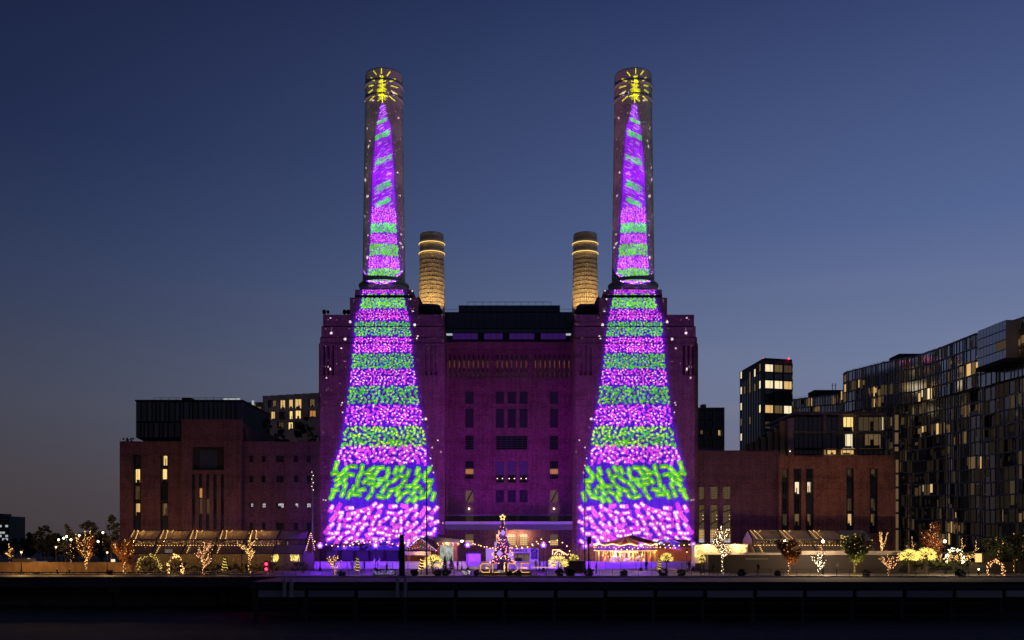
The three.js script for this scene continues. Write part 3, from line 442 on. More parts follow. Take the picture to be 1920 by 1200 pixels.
{
  // pale apartment block with lit windows behind the wing
  const D = 262, b = new Thing('apartment_block', 'pale rounded apartment block with golden windows behind the left brick wing', 'building', [wx(545, D), 0, -D]);
  const list = [[502, 509, 750, 764, M.glass], [510.5, 517.5, 750, 764, M.litDim], [523.5, 534.5, 749.5, 766, M.litWarm], [541, 549, 748.5, 766, M.litWarm], [552.5, 565, 747.5, 766, M.litWarm], [578, 590, 747.5, 763, M.litDim], [499, 505, 773, 786, M.glass], [507.5, 517.5, 771, 787, M.litWarm], [523.5, 534, 772, 787, M.glass], [541, 549, 770, 786, M.litGold], [552.5, 565, 769, 785, M.litGold], [577.5, 592.5, 769, 782, M.litAmber], [519.5, 531.5, 791, 803, M.litFaint], [539.5, 549, 791, 805.5, M.litGold], [553, 566, 791, 804, M.glass]];
  const n = 10, top = (px) => lerp(742, 735.5, clamp((px - 493) / 110, 0, 1));
  const w = b.add('wall', [wall(492.5, 640, 743, 1045, D, 0.7, list.map(([a, c, e, f]) => [a, c, e, f])), ...Array.from({ length: n }, (_, i) => pb(492.5 + i * 14.75, 492.5 + (i + 1) * 14.75, top(492.5 + i * 14.75), 743.05, D, 3)), pb(493, 640, 744, 1045, D + 2, 14)], M.pale);
  list.forEach(([a, c, e, f, m], i) => panes(b, D, a, c, e, f, { lit: m, seed: 70 + i, curtains: m.emissive.r > 0.5 ? 1 : 0, bar: 0.08, nx: c - a > 9 ? 2 : 1, parent: w }));
}
{
  // right: plain wall with tall glazed grids, next to the orange brick block
  const D = 189, b = new Thing('brick_annex', 'plain purple brick building right of the power station with gridded tall windows', 'building', [wx(1386, D), 0, -D]);
  const hs = []; for (const [a, c] of [[1310.5, 1322], [1332, 1347], [1356, 1371]]) for (const [e, f] of [[912, 936.5], [946, 1018]]) hs.push([a, c, e, f]);
  const w = b.add('wall', [wall(1309, 1462, 848, 1066, D, 0.9, hs), pb(1309.1, 1461.9, 849, 1066, D + 2.2, 30)], M.brick);
  b.add('parapet', pb(1308.5, 1462.3, 844.5, 848, D - 0.12, 0.8), M.brick, w);
  hs.forEach(([a, c, e, f], i) => { const win = panes(b, D, a, c, e, f, { nx: 5, ny: f - e > 40 ? 15 : 5, lit: f - e > 40 ? [[0, 0.1, M.litWhite], [0.1, 0.35, M.litWarm], [0.35, 0.62, M.litDim], [0.62, 1, M.litDim]] : M.litDim, bar: 0.07, parent: w, seed: 90 + i });
    if (f - e > 40) { b.add('lamp', [ball(wx(c - 2.5, D), wy(lerp(e, f, 0.28), D), -D - 0.46, 0.09), ball(wx(c - 2.5, D), wy(lerp(e, f, 0.3) + 6, D), -D - 0.46, 0.09)], M.lampSmall, win); b.add('stair', [rod([wx(a + 1, D), wy(e + 14, D), -D - 0.46], [wx(c - 1, D), wy(e + 10, D), -D - 0.46], 0.12), rod([wx(a + 1, D), wy(e + 38, D), -D - 0.46], [wx(c - 1, D), wy(e + 29, D), -D - 0.46], 0.12)], M.black, win); } });
}
{
  const D = 187, b = new Thing('orange_brick_block', 'warm lit orange brick block with dark window strips and glass penthouse', 'building', [wx(1570, D), 0, -D]);
  const strips = [[1465.5, 1479], [1488, 1502.5], [1511, 1525.5], [1587, 1601], [1631, 1645.5]];
  const w = b.add('wall', [wall(1462, 1679.5, 862, 1066, D, 0.9, strips.map(([x0, x1]) => [x0, x1, 878, 1000])), pb(1462.1, 1679.4, 863, 1066, D + 2.2, 32)], M.brickOrange);
  for (let i = 0; i < 54; i++) b.add('soldier_brick', pb(1462 + i * 4.03, 1465.7 + i * 4.03, 853.5, 862, D - 0.06 - 0.03 * (i % 2), 0.9), M.brickOrange, w);
  const ys = [[879, 895], [903, 926.5], [934, 958], [963, 986]];
  const lit = [[M.litFaint, M.glass, M.glass, M.litFaint], [M.glass, M.litPale, M.glass, M.litDim], [M.glass, M.litPale, M.glassBlue, M.litDim], [M.litFaint, M.glassBlue, M.litFaint, M.litWarm], [M.litFaint, M.glassBlue, M.litFaint, M.litDim]];
  strips.forEach(([x0, x1], i) => {
    b.add('window_strip', [pb(x0, x0 + 2, 878, 1000, D + 0.1, 0.35), pb(x1 - 2, x1, 878, 1000, D + 0.1, 0.35), pb(x0 + 2, x1 - 2, 986, 1000, D + 0.1, 0.35), ...[0, 1, 2].map((k) => pb(x0 + 2, x1 - 2, ys[k][1], ys[k + 1][0], D + 0.1, 0.35))], M.black, w);
    ys.forEach(([c, e], k) => panes(b, D, x0 + 2, x1 - 2, c, e, { lit: lit[i][k], seed: 110 + i * 5 + k, curtains: lit[i][k].emissive.r > 0.7 ? 1 : 0, nx: 1 + ((i + k) % 2), bar: 0.05, parent: w }));
  });
  // penthouse of two glass storeys and the stepped bronze fins beside it
  const DP = 196, bays = [[1490, 1543], [1549, 1571], [1580, 1604.5], [1610, 1658]], fl = [[781, 808, 0], [813, 840, 1], [843, 852, 2]];
  const p = b.add('penthouse', [pb(1488, 1661, 772, 777, DP - 0.7, 22), pb(1488, 1661, 808.5, 812.5, DP - 0.5, 20), pb(1489, 1660, 777, 853, DP + 0.9, 18), ...[[1543, 1549], [1571, 1580], [1604.5, 1610], [1658, 1661]].flatMap(([a, c]) => [pb(a, c, 777, 808.5, DP - 0.15, 1), pb(a, c, 812.5, 842, DP - 0.15, 1)])], mat(0.13, 0.1, 0.1, 0.6));
  const hl = { '2,0': M.litGold, '2,1': M.litPale, '3,1': M.litDim, '3,0': M.litFaint, '1,2': M.litWarm, '2,2': M.litWarm };
  bays.forEach(([a, c], i) => fl.forEach(([e, f, k]) => panes(b, DP - 0.3, a, c, e, f, { nx: Math.round((c - a) / 9), lit: hl[i + ',' + k] ?? M.glassBlue, curtains: hl[i + ',' + k] ? 1 : 0, seed: 140 + i * 3 + k, bar: 0.07, deep: 0.25, parent: p })));
  b.add('curtain_light', pb(1655, 1657, 782, 806, DP + 0.05, 0.1), M.litPale, p);
  const fin = [[1396, 836], [1405, 833], [1416, 827], [1427, 823], [1440, 813], [1452.5, 806], [1463, 793]], n = fin.length;
  fin.forEach(([x, y], i) => b.add('bronze_panel', pb(x, i < n - 1 ? fin[i + 1][0] - 1 : 1476, y - 4, 858, DP + 6 - i * 0.9, 0.4), M.bronze, p));
  b.add('bronze_panel', pb(1477, 1489, 784, 858, DP - 0.4, 0.4), mat(0.3, 0.17, 0.2, 0.5), p);
  b.add('fin_wall', slab([[wx(1392, DP), wy(850, DP)], [wx(1489, DP), wy(850, DP)], [wx(1489, DP), wy(786, DP)], [wx(1465, DP), wy(798, DP)]], -DP - 12, -DP - 7.5), M.roofDark, p);
  b.add('roof_lamp', ball(wx(1478, DP), wy(847, DP), -DP + 1.2, 0.12), M.lampSmall, p);
}
{
  // dark residential tower with red beacons
  const D = 330, T = new Thing('dark_tower', 'slim dark tower block with two red beacons on its roof', 'tower', [wx(1440, D), 0, -D]);
  const xa = wx(1387, D + 28), xb = wx(1433, D), xc = wx(1485.5, D + 3), H = wy(673, D), za = -D - 28, zb = -D, zc = -D - 3;
  const foot = [[xa, za], [xb, zb], [xc, zc], [xc + 2, zc - 30], [xa + 8, za - 22]];
  const s = new THREE.Shape(foot.map(([x, z]) => new THREE.Vector2(x, -z)));
  const body = muv(new THREE.ExtrudeGeometry(s, { depth: H, bevelEnabled: false }).rotateX(-Math.PI / 2));
  const tm = mat(0.05, 0.045, 0.055, 0.6), w = T.add('wall', body, tm);
  // a panel on a face between two foot points, u along it, y in metres
  const face = (A, B, u0, u1, y0, y1, out, deep) => { const dx = B[0] - A[0], dz = B[1] - A[1], l = Math.hypot(dx, dz), a = Math.atan2(-dz, dx), g = bx(u0 * l, u1 * l, y0, y1, out, out - deep); return g.rotateY(a).translate(A[0], 0, A[1]); };
  const A = foot[0], B = foot[1], C = foot[2];
  const yy = (py) => wy(py, D + 2);
  [[685, 698, [M.litPale, M.litDim, M.litFaint]], [715, 729, [M.litPale, M.litPale, M.litWarm]], [761, 775, [M.litWarm, M.litDim, M.litPale]], [733, 757, [M.glass, M.glass, M.glass]], [701, 712, [M.glass, M.glass, M.glass]], [792, 804, [M.litFaint, M.litFaint, M.glass]]].forEach(([c, e, ms]) => ms.forEach((m, i) => { const u0 = 0.03 + i * 0.335, u1 = u0 + 0.27; const f = T.add('window', [face(B, C, u0 - 0.012, u1 + 0.012, yy(c), yy(c) + 0.2, 0.15, 0.12), face(B, C, u0 - 0.012, u0, yy(e), yy(c), 0.15, 0.12), face(B, C, u1, u1 + 0.012, yy(e), yy(c), 0.15, 0.12), face(B, C, lerp(u0, u1, 0.62), lerp(u0, u1, 0.65), yy(e), yy(c), 0.13, 0.1)], M.black); T.add(m.emissive.r > 0 ? 'lit_pane' : 'pane', face(B, C, u0, u1, yy(e), yy(c), 0.06, 0.05), m, f); }));
  for (let i = 0; i < 4; i++) T.add('mullion', face(B, C, i / 3 * 0.985, i / 3 * 0.985 + 0.015, 2, H - 1, 0.3, 0.3), M.black, w);
  const r = rng(61);
  [[0.82, 690], [0.82, 722], [0.82, 767], [0.62, 700], [0.62, 727], [0.42, 705], [0.42, 716], [0.42, 730], [0.42, 789], [0.2, 732], [0.05, 704], [0.05, 733], [0.05, 763], [0.05, 792], [0.05, 820]].forEach(([u, py], i) => { const y = wy(py, D + 28 * (1 - u)), f = T.add('window', face(A, B, u, u + 0.06, y - 1.4, y + 1.4, 0.12, 0.1), M.black); T.add('lit_pane', face(A, B, u + 0.006, u + 0.054, y - 1.25, y + 1.25, 0.15, 0.02), r() < 0.6 ? M.litDim : M.litPale, f); });
  for (let i = 0; i < 8; i++) T.add('pane', face(A, B, 0.12 + 0.1 * i, 0.16 + 0.1 * i, 3, H - 4, 0.06, 0.05), M.glass, w);
  [[676, 0], [690, 0], [706, 0], [720, 0], [740, 0], [765, 0]].forEach(([py]) => T.add('lit_pane', face(B, C, 0.975, 0.995, wy(py + 18, D), wy(py + 12, D), 0.33, 0.02), M.litDim, w));
  for (const px of [1433.5, 1481]) { const at = [wx(px, D + 1), H + 0.5, -D - 2.2]; T.add('beacon_light', ball(...at, 0.24), M.bulbRed, w); T.add('beacon_post', rod([at[0], H - 0.2, at[2]], [at[0], H + 0.3, at[2]], 0.08), M.black, w); T.light(point(1, 0.02, 0.05, 5), at); }
  T.add('roof_parapet', face(B, C, 0, 0.99, H - 0.2, H + 0.35, 0.1, 0.3), M.black, w); T.add('roof_parapet', face(A, B, 0, 1, H - 0.2, H + 0.35, 0.1, 0.3), M.black, w);
}
{
  const D = 300, b = new Thing('grey_block', 'small grey concrete framed block right behind the power station', 'building', [wx(1334, D), 0, -D]);
  const cols = [[1309, 1322.5], [1326, 1337], [1341, 1354.5]], rows = [[768, 783], [786, 802], [805.5, 818], [822, 838]], hs = [];
  cols.forEach(([a, c]) => rows.forEach(([e, f]) => hs.push([a, c, e, f])));
  const w = b.add('wall', [wall(1304, 1358.5, 764, 1046, D, 0.8, hs), pb(1304.1, 1358.4, 764.5, 1046, D + 2.2, 20), pb(1316, 1324, 758, 764, D + 6, 3)], mat(0.13, 0.12, 0.13, 0.8));
  cols.forEach(([a, c], i) => rows.forEach(([e, f], k) => { if (k !== 2) return panes(b, D, a, c, e, f, { lit: M.glass, nx: 3, parent: w, bar: 0.12 }); panes(b, D, a, a + [3, 6, 5][i], e, f, { lit: M.glass, parent: w, bar: 0.1 }); panes(b, D, a + [3, 6, 5][i], c - 2, e, f, { lit: i < 2 ? M.litDim : M.litWarm, nx: 2, curtains: 1, seed: 200 + i, parent: w, bar: 0.12 }); }));
}
{
  // long curved glass apartment building receding on the right
  const T = new Thing('curved_glass_building', 'long curved glass apartment building stepping down along the right edge', 'building', [wx(1760, 280), 0, -280]);
  // plan of its face: (mark, distance); storeys go up to marks that the photo gives
  const plan = [[1466, 405], [1500, 386], [1545, 362], [1600, 336], [1660, 312], [1700, 298], [1740, 286], [1775, 274], [1800, 263], [1830, 254], [1860, 246], [1905, 236], [1960, 224], [2040, 208]].map(([px, d]) => new THREE.Vector2(wx(px, d), -d));
  const curve = new THREE.SplineCurve(plan), N = 58, r = rng(77), steps = Array.from({ length: N }, () => 0.55 + r()), total = steps.reduce((x, y) => x + y), P = [curve.getPointAt(0)]; let acc = 0; for (const s of steps) P.push(curve.getPointAt(Math.min(1, (acc += s) / total))); const dummy = 0, FH = 3.45;
  const toPx = (p) => CX + p.x / -p.y * F;
  const topAt = (px) => { const t = [[1460, 752], [1579, 738], [1581, 700], [1660, 680], [1722, 668], [1770, 652], [1830, 628], [1855, 622], [1862, 618], [1920, 597], [2040, 560]]; let i = 0; while (i < t.length - 2 && px > t[i + 1][0]) i++; return lerp(t[i][1], t[i + 1][1], clamp((px - t[i][0]) / (t[i + 1][0] - t[i][0]), 0, 1)); };
  const rail = [];
  const quad = (a, b, y0, y1, off, deep, t0 = 0, t1 = 1) => { const dx = b.x - a.x, dy = b.y - a.y, l = Math.hypot(dx, dy), an = Math.atan2(-dy, dx), g = bx(l * t0, l * t1, y0, y1, off, off - deep); return g.rotateY(an).translate(a.x, 0, a.y); };
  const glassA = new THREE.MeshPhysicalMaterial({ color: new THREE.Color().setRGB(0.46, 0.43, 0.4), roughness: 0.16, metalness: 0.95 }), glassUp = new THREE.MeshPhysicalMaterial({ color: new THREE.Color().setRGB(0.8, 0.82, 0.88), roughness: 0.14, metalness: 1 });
  const slabM = mat(0.42, 0.38, 0.34, 0.6), frameM = mat(0.26, 0.23, 0.2, 0.5, { metalness: 0.3 }), soffit = mat(0.12, 0.1, 0.085, 0.7);
  const stuff = new Map(), stuffAdd = (m, g) => { if (!stuff.has(m)) stuff.set(m, []); stuff.get(m).push(g); };
  const slabs = [], muls = [], backs = [], cand = [];
  let clusters = {};
  for (let i = 0; i < N; i++) {
    const a = P[i], b = P[i + 1], px = (toPx(a) + toPx(b)) / 2, d = -(a.y + b.y) / 2, top = wy(topAt(px), d), wpx = Math.abs(toPx(b) - toPx(a));
    const storeys = Math.floor(top / FH), y0 = top - storeys * FH, over = storeys - 4;       // the four upper storeys lean out a little
    backs.push(quad(a, b, 0, top - 0.3, -1.6, 10));
    for (let k = 0; k < storeys; k++) {
      const yb = y0 + k * FH, yt = yb + FH, up = k >= over && px > 1590, off = up ? 1.1 : 0, rec = !up && (i * 7 + Math.floor(k / 2) * 3) % 11 === 0;
      slabs.push(quad(a, b, yt - 0.32, yt - (k === storeys - 1 ? 0 : 0.003), off + 0.25, 1.6, -0.004, 1.004));
      const n = 2, mid = 0.38 + 0.24 * (((i * 13 + k * 7) % 10) / 10); muls.push(quad(a, b, yb, yt - 0.32, off + 0.16, 0.2, 0, 0.03), quad(a, b, yb, yt - 0.32, off + 0.14, 0.16, mid, mid + 0.025));
      if (px > 1668 || topAt(px) > 0) for (let h = 0; h < n; h++) {
        const key = Math.floor((i + 1.7 * k) / 3) * 1000 + k, seed = clusters[key] ??= r(), low = k < over;
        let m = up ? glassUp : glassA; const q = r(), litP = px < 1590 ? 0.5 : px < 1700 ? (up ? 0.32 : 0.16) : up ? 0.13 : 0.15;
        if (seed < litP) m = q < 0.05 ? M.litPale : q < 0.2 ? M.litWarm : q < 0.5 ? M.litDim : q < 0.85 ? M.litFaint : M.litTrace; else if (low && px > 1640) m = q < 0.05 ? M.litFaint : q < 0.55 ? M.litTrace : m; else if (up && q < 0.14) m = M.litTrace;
        cand.push({ px, wpx, g: [a, b, yb + 0.05, yt - 0.34, rec ? -0.9 : off - 0.02 + 0.03 * r(), 0.05, h ? mid + 0.03 : 0.04, h ? 0.995 : mid - 0.005], m, up, py: CY - ((yb + yt) / 2 - EYE) / d * F });
        if (rec && h === 0 && k % 2 === 0) { const bal = T.add('balcony', quad(a, b, yb - 0.1, yb + 1.0, 0.5, 0.06, 0.05, 0.95), M.glassBlue); }
      }
    }
    rail.push(quad(a, b, top + 0.9, top + 0.95, -1, 0.05), quad(a, b, top, top + 0.9, -1, 0.05, 0, 0.03));
  }
  T.add('core', backs, M.roofDark); T.add('floor_slab', slabs, slabM, undefined, { kind: 'stuff' }); T.add('mullion', muls, frameM, undefined, { kind: 'stuff' }); T.add('roof_railing', rail, M.metal, undefined, { kind: 'stuff' });
  cand.sort((p, q) => (q.px > 1925 ? 0 : q.wpx) - (p.px > 1925 ? 0 : p.wpx));
  const crop = rng(4711);
  cand.forEach((c, i) => {
    let g = quad(...c.g);
    if (c.m.emissive.r > 0 && crop() < 0.7) {                 // blinds, furniture and walls leave only part of a lit room to be seen
      const q = [...c.g]; stuffAdd(glassA, quad(q[0], q[1], q[2], q[3], q[4] - 0.03, q[5], q[6], q[7]));
      const h = q[3] - q[2], w = q[7] - q[6]; if (crop() < 0.6) q[2] += h * 0.45 * crop(); if (crop() < 0.5) q[3] -= h * 0.4 * crop(); if (crop() < 0.5) q[6] += w * 0.6 * crop(); else q[7] -= w * 0.6 * crop(); g = quad(...q);
    } if (i < 290) T.add(c.m.emissive.r > 0 ? 'lit_window' : 'window', g, c.m); else stuffAdd(c.m, g); });
  for (const [m, gs] of stuff) T.add(m.emissive.r > 0 ? 'lit_windows' : 'windows', gs, m, undefined, { kind: 'stuff' });
  // overhanging upper volume near the camera, its dark soffit, and roof huts
  const E = (px, d) => new THREE.Vector2(wx(px, d), -d);
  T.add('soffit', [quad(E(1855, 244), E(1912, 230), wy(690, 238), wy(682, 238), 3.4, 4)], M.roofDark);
  const vol = T.add('overhanging_storeys', [quad(E(1857, 243.6), E(1911, 231), wy(686, 238), wy(612, 238), 3.2, 3)], slabM);
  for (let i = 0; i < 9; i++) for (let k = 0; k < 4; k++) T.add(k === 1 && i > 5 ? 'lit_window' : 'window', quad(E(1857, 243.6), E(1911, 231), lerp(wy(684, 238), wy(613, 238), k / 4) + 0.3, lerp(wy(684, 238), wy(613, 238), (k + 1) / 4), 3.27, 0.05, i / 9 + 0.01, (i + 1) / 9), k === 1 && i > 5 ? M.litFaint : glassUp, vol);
  for (const [a, b, d, c, e] of [[1686, 1727, 306, 663, 676], [1527, 1577, 372, 731, 744], [1858, 1884, 262, 615, 624]]) T.add('roof_hut', pb(a, b, c, e, d, 8), M.black);
  T.add('roof_mast', [rod([wx(1564, 372), wy(732, 372), -374], [wx(1564, 372), wy(717, 372), -374], 0.12), rod([wx(1570, 372), wy(732, 372), -374], [wx(1570, 372), wy(717, 372), -374], 0.12), rod([wx(1562, 372), wy(721, 372), -374], [wx(1572, 372), wy(721, 372), -374], 0.08)], M.metal);
  T.add('beacon_light', ball(wx(1880, 233), wy(664, 233), -232, 0.2), M.bulbRed); T.light(point(1, 0.02, 0.05, 1.5), [wx(1880, 233), wy(664, 233), -231.6]);
  // pale stair corner right behind the orange block
  const sc = T.add('stair_corner', pb(1677, 1687, 775, 1060, 300, 1.5), frameM); [[778, 806], [811, 832], [838, 846], [862, 886], [890, 912], [916, 936], [940, 960], [964, 990], [994, 1036]].forEach(([c, e]) => T.add('lit_window', pb(1678, 1684.5, c, e, 299.9, 0.06), M.litDim, sc));
}
{
  // far tower at the left edge of the picture
  const D = 420, b = new Thing('far_tower', 'small distant tower block with a few lit floors at far left', 'building', [wx(5, D), 0, -D]);
  const w = b.add('wall', [pb(-30, 17, 968, 1045, D, 14), pb(-8, 4, 963, 968, D + 2, 8)], mat(0.035, 0.035, 0.04, 0.8));
  for (let k = 0; k < 7; k++) for (let i = 0; i < 3; i++) { const lit = [0, 0, 1, 0, 1, 1, 1][k] && (i + k) % 3; b.add(lit ? 'lit_window' : 'window', pb(-2 + i * 6, 2.8 + i * 6, 972 + k * 6.2, 976 + k * 6.2, D - 0.06, 0.05), lit ? M.litCool : M.glass, w); }
}

// ---------------------------------------------------------------- vegetation builders
function quadCloud(list) {                                     // many small leaf faces as one geometry
  const pos = [], nor = [], u = new THREE.Vector3(), v = new THREE.Vector3(), n = new THREE.Vector3();
  for (const [x, y, z, s, a, b] of list) {
    n.set(Math.cos(a) * Math.cos(b), Math.sin(b), Math.sin(a) * Math.cos(b)); u.set(-Math.sin(a), 0, Math.cos(a)).multiplyScalar(s); v.crossVectors(n, u).multiplyScalar(0.62);
    const p = [[-1, 0], [0, -1], [1, 0], [0, 1]].map(([i, j]) => [x + u.x * i + v.x * j, y + u.y * i + v.y * j, z + u.z * i + v.z * j]);
    for (const k of [0, 1, 2, 0, 2, 3]) { pos.push(...p[k]); nor.push(n.x, n.y, n.z); }
  }
  const g = new THREE.BufferGeometry(); g.setAttribute('position', new THREE.Float32BufferAttribute(pos, 3)); g.setAttribute('normal', new THREE.Float32BufferAttribute(nor, 3)); return muv(g);
}
function leafClumps(r, x, y, z, rx, ry, rz, clumps, per, size, shape = 0) {
  const out = [];
  for (let i = 0; i < clumps; i++) {
    const a = r() * 7, h = r() * 2 - 1, q = Math.sqrt(1 - h * h) * Math.cbrt(r()), taper = shape ? (1 - h) * 0.55 + 0.05 : 1, cx = x + Math.cos(a) * q * rx * taper, cy = y + h * ry * (0.75 + 0.25 * r()), cz = z + Math.sin(a) * q * rz * taper, cr = (0.16 + 0.16 * r()) * Math.min(rx, ry);
    for (let k = 0; k < per; k++) { const b = r() * 7, e = r() * 2 - 1, w = Math.cbrt(r()) * cr, f = Math.sqrt(1 - e * e) * w; out.push([cx + Math.cos(b) * f, cy + e * w, cz + Math.sin(b) * f, size * (0.6 + 0.8 * r()), r() * 6.3, (r() - 0.5) * 2.6]); }
  }
  return out;
}
function skeleton(r, h, spread, o = {}) {
  const { trunk = 0.22, limbs = 7, depth = 3, r0 = 0.13, up = 0.8, leaders = 1 } = o, segs = [];
  const grow = (p, dir, len, rad, lv) => {
    let q = p; const n = 3, d = dir.clone();
    for (let i = 0; i < n; i++) { d.x += (r() - 0.5) * 0.35; d.z += (r() - 0.5) * 0.35; d.y += 0.12 * up; d.normalize(); const e = q.clone().addScaledVector(d, len / n); segs.push([q, e, rad * (1 - i / n * 0.45), rad * (1 - (i + 1) / n * 0.45), lv]); if (lv < depth) for (let k = 0; k < (lv === 1 ? 2 : 1); k++) { const s = d.clone(); s.x += (r() - 0.5) * 1.7; s.z += (r() - 0.5) * 1.7; s.y += 0.15; s.normalize(); grow(e, s, len * (0.38 + 0.25 * r()), rad * 0.5, lv + 1); } q = e; }
  };
  const t = new THREE.Vector3(0, h * trunk, 0); segs.push([new THREE.Vector3(), t, r0 * 1.2, r0, 0]);
  for (let k = 0; k < leaders; k++) { const top = new THREE.Vector3((r() - 0.5) * 0.3 * h * (leaders > 1 ? 0.6 : 0.2) + (leaders > 1 ? (k - 0.5) * spread * 0.5 : 0), h, (r() - 0.5) * 0.1 * h); const mid = t.clone().lerp(top, 0.5); mid.x += (r() - 0.5) * 0.2; segs.push([t, mid, r0, r0 * 0.6, 1], [mid, top, r0 * 0.6, r0 * 0.15, 1]); }
  for (let i = 0; i < limbs; i++) { const a = i / limbs * 6.283 + r(), f = 0.15 + 0.75 * (i / limbs), p = t.clone().lerp(new THREE.Vector3(0, h, 0), f * 0.75), s = new THREE.Vector3(Math.cos(a), up * (0.6 + 0.5 * r()), Math.sin(a)).normalize(); grow(p, s, spread * (1 - f * 0.55) * (0.55 + 0.75 * r()), r0 * 0.55, 1); }
  return segs;
}
function tree(name, label, px, d, top, w, o = {}) {            // a tree whose crown top reaches a mark of the photo; w is its width in marks
  const r = rng(o.seed ?? Math.round(px * 7)), x = wx(px, d), y0 = o.y0 ?? 0, h = wy(top, d) - y0, spread = w / F * d * 0.5, T = new Thing(name, label, o.category ?? 'tree', [x, y0, -d], o.group ? { group: o.group } : {});
  if (o.bulbs) o.bulbs = Math.round(o.bulbs * 0.95); const segs = skeleton(r, h, spread, o), L = (g) => g.translate(x, y0, -d);
  const bark = segs.filter((s) => s[4] < 2), twig = segs.filter((s) => s[4] >= 2);
  T.add('trunk', bark.map(([a, b, ra, rb]) => L(rod(a.toArray(), b.toArray(), ra, rb, 5))), o.barkMat ?? M.bark);
  if (twig.length) T.add('branches', twig.map(([a, b, ra, rb]) => L(rod(a.toArray(), b.toArray(), Math.max(ra, 0.02), Math.max(rb, 0.014), 4))), o.barkMat ?? M.bark, undefined, { kind: 'stuff' });
  if (o.leaf) {
    const list = []; for (const [a, b, , , lv] of segs) if (lv >= 1) for (let k = 0; k < (o.leaves ?? 8) * (lv >= 2 ? 1 : 0.7); k++) { const t = r(), q = a.clone().lerp(b, t), s = o.leafSpread ?? 0.45; list.push([x + q.x + (r() - 0.5) * s * 2, y0 + q.y + (r() - 0.5) * s * 2, -d + q.z + (r() - 0.5) * s * 2, (o.leafSize ?? 0.12) * (0.6 + 0.8 * r()), r() * 6.3, (r() - 0.5) * 2.6]); }
    T.add('crown', quadCloud(list), o.leaf);
  }
  if (o.bulbs) {
    const gs = [], total = segs.reduce((s, [a, b]) => s + a.distanceTo(b), 0), step = total / o.bulbs, rb = o.bulbR ?? 0.06; let left = 0;
    for (const [a, b, ra, , lv] of segs) { if (lv > 2 && !o.leaf) continue; const l = a.distanceTo(b); while (left < l) { const q = a.clone().lerp(b, left / l), s = ra + 0.03; gs.push(L(bulb(q.x + (r() - 0.5) * 2 * s, q.y + (r() - 0.5) * 0.1, q.z + s * r(), rb * (0.7 + 0.5 * r())))); left += step * (lv < 2 ? 0.55 : o.leaf ? 1 : 1.5) * (0.6 + 0.8 * r()); } left -= l; }
    T.add('fairy_lights', gs, o.bulbMat ?? M.bulb, undefined, { kind: 'stuff' });
    if (o.power) for (const f of [0.5]) T.light(point(...(o.glowColor ?? [1, 0.5, 0.14]), o.power, 8), [x, y0 + h * 0.22, -d + spread * 0.75]);
  }
  return T;
}
function silhouette(name, label, px, d, top, w, o = {}) {      // leafy background tree without lights
  const r = rng(o.seed ?? Math.round(px * 3)), x = wx(px, d), y0 = o.y0 ?? 0, h = wy(top, d) - y0, rx = w / F * d / 2, T = new Thing(name, label, 'tree', [x, y0, -d]);
  T.add('trunk', [rod([x, y0, -d], [x, y0 + h * 0.6, -d], 0.25, 0.1), ...Array.from({ length: 5 }, (_, i) => rod([x, y0 + h * (0.25 + 0.07 * i), -d], [x + Math.cos(i * 2.4) * rx * 0.7, y0 + h * (0.6 + 0.07 * i), -d + Math.sin(i * 2.4) * rx * 0.7], 0.1, 0.02, 4))], M.bark);
  T.add('crown', quadCloud(leafClumps(r, x, y0 + h * (o.mid ?? 0.56), -d, rx, h * (o.half ?? 0.44), rx, o.clumps ?? 46, o.per ?? 30, o.size ?? 0.3, o.cone)), o.leaf ?? M.leafDull);
  return T;
}
function glowTree(label, px, d, top, bottom, w, n = 300, k = 1) {   // a small tree so densely wrapped that it reads as a ball of yellow light
  const r = rng(Math.round(px * 11)), x = wx(px, d), y0 = wy(bottom, d), y1 = wy(top, d), R = w / F * d / 2, T = new Thing('glowing_tree', label, 'lit tree', [x, 0, -d]);
  T.add('trunk', rod([x, 0, -d], [x, (y0 + y1) / 2, -d], 0.14, 0.08), M.bark); const gs = [], cy = lerp(y0, y1, 0.42);
  n = Math.round(n * 0.8); for (let i = 0; i < n; i++) { const a = r() * 6.283, h = r() * 1.55 - 0.55, q = Math.sqrt(Math.max(0, 1 - Math.min(1, h * h))), f = 0.55 + 0.45 * r(), e = f + 0.22 + 0.1 * r(), P = (s) => [x + Math.cos(a) * q * R * s, cy + h * (y1 - y0) * 0.56 * s, -d + Math.sin(a) * q * R * s]; gs.push(rod(P(f), P(Math.min(e, 1.12)), 0.042 * k, 0.022 * k, 4)); }
  T.add('fairy_lights', gs, M.bulbYellow, undefined, { kind: 'stuff' }); T.add('crown', quadCloud(leafClumps(r, x, cy, -d, R * 0.8, (y1 - y0) * 0.42, R * 0.8, 16, 16, 0.14)), M.darkLeaf);
  T.light(point(1, 0.75, 0.2, 4 * k, 8), [x, cy + 0.3, -d + R * 1.3]); return T;
}
